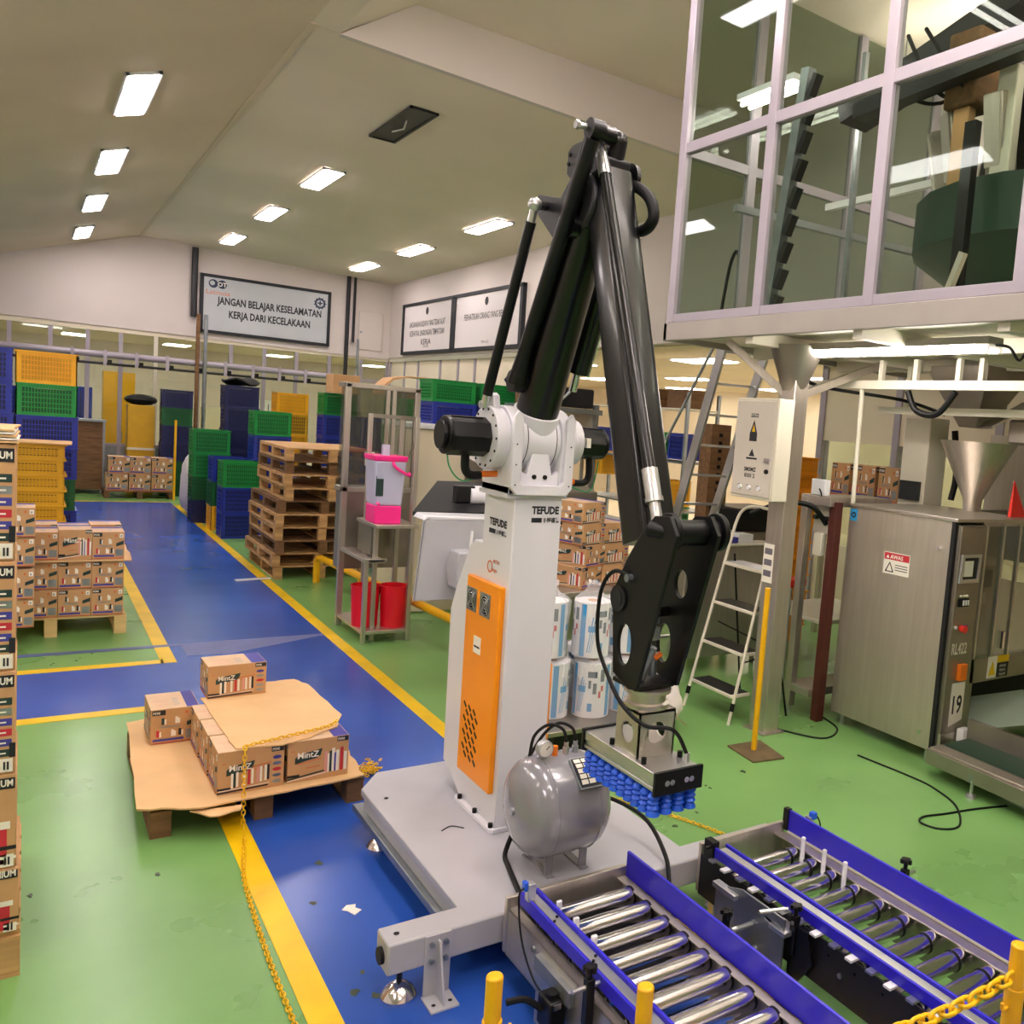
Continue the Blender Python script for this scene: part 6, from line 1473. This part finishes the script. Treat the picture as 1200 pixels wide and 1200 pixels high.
# frame left of the machine
def side_frame():
    t = thing('feed_frame', 'stainless open feed frame with brown post left of the packaging machine', 'machine frame', (5.6, 5.3, 0))
    for x, y in ((5.45, 5.45), (6.1, 5.45), (6.1, 5.2)): 
        l = MB().box(x-.035, y-.035, .06, x+.035, y+.035, 1.92).build('leg', M_ss, t, bevel=.004); MB().cyl((x, y, 0), (x, y, .06), .018, n=10).build('foot', M_alu, l)
    MB().box(5.47, 5.12, 0, 5.55, 5.2, 1.9).build('brown_post', M_brown, t, bevel=.004)
    MB().box(5.42, 5.15, 1.86, 6.2, 5.5, 1.94).build('top_tray', M_ss, t, bevel=.004); MB().box(5.42, 5.2, .2, 6.2, 5.5, .27).build('lower_tray', M_ss, t, bevel=.004)
    MB().box(5.5, 5.2, 1.62, 5.52, 5.4, 1.86).build('valve_plate', M_cham, t); MB().box(5.47, 5.26, 1.42, 5.53, 5.36, 1.62).build('valve_block', M_creamp, t, bevel=.006)
    for y in (5.24, 5.36): MB().cyl((5.46, y, 1.75), (5.5, y, 1.75), .02, n=10).build('gauge', M_dgrey, t)
    MB().box(5.43, 5.24, 1.945, 5.5, 5.4, 2.08).build('junction_box', M_whitep, t, bevel=.006)
    MB().tube(smoothpath([(5.43, 5.3, 2.0), (5.42, 5.26, 1.95), (5.45, 5.3, 1.88)]), .006, 6).build('wire', M_rubber, t)
    MB().cyl((5.62, 5.08, 1.905), (5.62, 5.1, 2.9), .02, n=10).build('conduit', M_creamp, t)
side_frame()
# things seen between post and frame
rc = thing('red_stool', 'small stool with a red seat seen between the post and the feed frame', 'stool', (5.67, 5.78, 0))
MB().box(5.57, 5.68, 1.06, 5.77, 5.88, 1.13).build('seat', M_redlamp, rc, bevel=.01)
for x in (5.59, 5.75): MB().cyl((x, 5.7, 0), (x, 5.7, 1.06), .012, n=8).build('leg', M_alu, rc); MB().cyl((x, 5.86, 0), (x, 5.86, 1.06), .012, n=8).build('leg', M_alu, rc)
wt = thing('work_table', 'low slatted table with steel legs behind the feed frame', 'table', (6.6, 6.3, 0))
MB().box(6.25, 5.9, .62, 7.3, 6.8, .66).build('table_top', M_creamp, wt, bevel=.004)
for x in (6.3, 7.25):
    for y in (5.95, 6.75): MB().cyl((x, y, 0), (x, y, .62), .02, n=8).build('leg', M_alu, wt)
mc = thing('film_machine', 'machine with yellow base and rolls behind the feed frame', 'machine', (6.8, 7.6, 0))
MB().box(6.15, 7.2, .55, 7.05, 8.0, .85).build('base', M_cyd, mc, bevel=.02); MB().box(6.2, 7.3, .85, 7.0, 7.9, 1.35).build('housing', M_ssd, mc, bevel=.02); MB().cyl((6.4, 7.15, .95), (6.8, 7.15, .95), .12, n=18).build('roll', M_inkp, mc)
for x in (6.2, 7.0): MB().box(x-.03, 7.25, 0, x+.03, 7.31, .55).build('leg', M_dgrey, mc)
MB().box(6.25, 7.28, 1.35, 6.95, 7.9, 1.6).build('hood', M_black, mc, bevel=.02)
# ================================================================== SIDE ROOM BEHIND
stack(7.35, 7.6, (.4, .34, .2), [M_co]*11, 'by the beige cabinet', 'orange crates')
def pw():
    t = struct(bpy.data.objects.new('window_3', None)); COL.objects.link(t); t.location = (9, 7, 0)
    MB().box(9.0, 3.0, 2.42, 9.1, 8.9, 3.68).build('cream_panel', M_cream, t, smooth=False)
    for y in (3.0, 4.5, 6.0, 7.5, 8.85): MB().box(8.97, y-.05, 0, 9.13, y+.05, 3.68).build('mullion', M_frame, t)
    for y0, y1 in ((3.05, 4.45), (4.55, 5.95), (6.05, 7.45), (7.55, 8.8)):
        MB().box(9.04, y0, 1.0, 9.05, y1, 2.42).build('pane', M_glassg, t, smooth=False); MB().box(9.02, y0, .05, 9.08, y1, 1.0).build('lower_panel', M_cream, t, smooth=False)
pw()
tb_ = thing('packing_bench', 'steel bench carrying brown cartons behind the packaging machine', 'bench', (8.1, 6.8, 0))
MB().box(7.85, 5.6, 1.72, 8.45, 7.8, 1.76).build('bench_top', M_ss, tb_)
for y in (5.7, 7.7): MB().box(8.0, y-.03, 0, 8.06, y+.03, 1.72).build('leg', M_ss, tb_)
kb = Proto(make_carton(.3, .3, .4, 'end', 'end'))
for i, y in enumerate((7.45, 7.05, 6.7, 6.35)): kb.place((8.12, y, 1.762), f'upright brown carton on the bench behind the machine, {["leftmost", "second", "third", "rightmost"][i]}', 0, 'cartons on the bench')
cb_ = thing('cream_gantry', 'cream painted horizontal bars with hangers below the cabin', 'gantry', (5.9, 4.5, 2.85))
MB().bar((5.62, 6.1, 2.9), (5.62, 2.6, 2.9), .06, .07).build('main_bar', M_creamp, cb_); MB().bar((6.1, 5.3, 2.72), (6.1, 2.6, 2.74), .06, .06).build('second_bar', M_creamp, cb_)
for y in (4.9, 4.55, 4.15, 3.95): MB().box(5.6, y-.02, 2.9, 5.64, y+.02, 3.1).build('hanger', M_creamp, cb_)
for y in (5.0, 3.2): MB().box(6.08, y-.02, 2.74, 6.12, y+.02, 3.1).build('hanger', M_creamp, cb_)
MB().tube(smoothpath([(5.6, 4.6, 2.85), (5.6, 4.5, 2.7), (5.6, 4.3, 2.68), (5.6, 4.15, 2.85)]), .025, 8).build('hanging_hose', M_rubber, cb_)
MB().tube(smoothpath([(4.9, 5.15, 2.95), (5.3, 5.3, 2.86), (5.9, 4.9, 2.8), (6.1, 4.6, 2.7)]), .014, 6).build('cable', M_rubber, cb_)
gm = thing('cream_column', 'pale box column with hoses beside the funnel', 'column', (6.9, 5.4, 0))
MB().box(6.7, 5.2, 1.2, 6.98, 5.5, 2.7).build('column_body', M_creamp, gm, bevel=.01); MB().box(6.72, 5.22, 0, 6.96, 5.48, 1.2).build('column_base', M_galv, gm); MB().box(6.66, 5.24, 1.92, 6.7, 5.46, 2.1).build('display', M_screen, gm)
MB().tube(smoothpath([(7.0, 5.15, 2.6), (7.02, 5.1, 2.2), (6.98, 5.1, 1.95)]), .03, 8).build('hose', M_rubber, gm)
hp_ = thing('steel_hoppers', 'cluster of stainless chutes hanging under the cabin above the funnel', 'chute', (6.6, 4.4, 2.6))
MB().lathe([(.12, 0), (.4, .42), (.4, .5)], (6.5, 4.6, 2.62), n=4).build('chute', M_ssd, hp_); MB().bar((6.3, 4.35, 2.62), (6.6, 4.15, 2.85), .3, .02).build('flap', M_ss, hp_); MB().box(6.4, 3.6, 2.5, 7.0, 4.2, 2.7).build('hopper_box', M_ssd, hp_, bevel=.02); MB().cyl((6.6, 3.9, 2.7), (6.6, 3.9, 3.1), .1, n=14).build('drop_tube', M_ss, hp_)
MB().bar((6.5, 4.7, 2.4), (6.52, 4.6, 2.2), .02, .02).build('tap', M_rubber, hp_)
fg = thing('folded_sign', 'red and white folded warning sign standing on the machine top', 'sign', (6.75, 4.2, 1.905))
MB().add([(6.5, 4.15, 1.906), (6.72, 4.15, 1.906), (6.66, 4.25, 2.2), (6.5, 4.18, 1.906), (6.72, 4.18, 1.906), (6.66, 4.26, 2.2)], [(0, 1, 2), (5, 4, 3), (0, 3, 4, 1), (1, 4, 5, 2), (2, 5, 3, 0)]).build('red_side', M_redlamp, fg); MB().add([(6.73, 4.15, 1.906), (6.85, 4.25, 1.906), (6.67, 4.26, 2.2), (6.73, 4.18, 1.906), (6.85, 4.28, 1.906), (6.67, 4.28, 2.2)], [(0, 1, 2), (5, 4, 3), (0, 3, 4, 1), (1, 4, 5, 2), (2, 5, 3, 0)]).build('white_side', M_inkw, fg)
bgp = thing('splash_screen', 'stainless splash screen behind the funnel at right edge', 'screen', (7.7, 4.4, 0)); MB().box(7.65, 3.0, 1.4, 7.7, 5.2, 2.6).build('sheet', M_ss, bgp); MB().box(7.65, 3.0, 0, 7.7, 3.06, 1.4).build('leg', M_ss, bgp); MB().box(7.65, 5.14, 0, 7.7, 5.2, 1.4).build('leg', M_ss, bgp)
# crates in the side room, seen between arm and ladder
GS = 'crates in the side room'
for (x, y, z, m, n) in ((8.6, 12.35, 1.93, M_co, 'orange crate, upper left'), (8.6, 11.95, 1.93, M_cg, 'green crate, upper middle'), (8.6, 11.45, 1.93, M_cb, 'blue crate, upper right'), (8.6, 11.75, 1.15, M_cy, 'yellow crate, lower right'), (8.6, 11.75, .72, M_cg, 'green crate below the yellow one'), (8.6, 13.9, 1.5, M_cy, 'yellow crate behind the motor'), (8.6, 13.9, 1.93, M_cb, 'blue crate above a yellow one behind the motor')):
    crate(x, y, z, (.44, .42, .42), m, f'{n}, on the side room shelf', GS)
sr = thing('storage_shelf', 'steel shelf holding coloured crates in the side room', 'shelf', (8.6, 12.6, 0))
for z in (1.9, 1.12, .69, 2.75): MB().box(8.3, 11.1, z-.03, 8.95, 14.3, z).build('shelf_board', M_galv if z < 2 else M_creamp, sr)
for y in (11.12, 12.75, 14.28):
    for x in (8.32, 8.93): MB().box(x-.025, y-.025, 0, x+.025, y+.025, 3.0).build('upright', M_galv, sr)
for y, w in ((11.5, .5), (12.3, .7), (13.3, .6)): MB().box(8.35, y-w/2, 2.751, 8.85, y+w/2, 3.05).build('dark_box', M_woodd, sr, bevel=.01)
# paper scrap on the aisle
tag(MB().prism([(1.27, 4.0), (1.31, 4.03), (1.29, 4.06), (1.3, 4.09), (1.26, 4.1), (1.23, 4.07), (1.25, 4.05)], 'Z', .0025, .006).build('paper_scrap', M_inkw), 'small white paper scrap on the blue aisle', 'paper')
tag(MB().bar((2.2, 12.4, .012), (2.62, 12.45, .02), .1, .01).build('plastic_strip', M_plasticwrap), 'strip of clear plastic on the blue floor by the pallet pile', 'plastic')
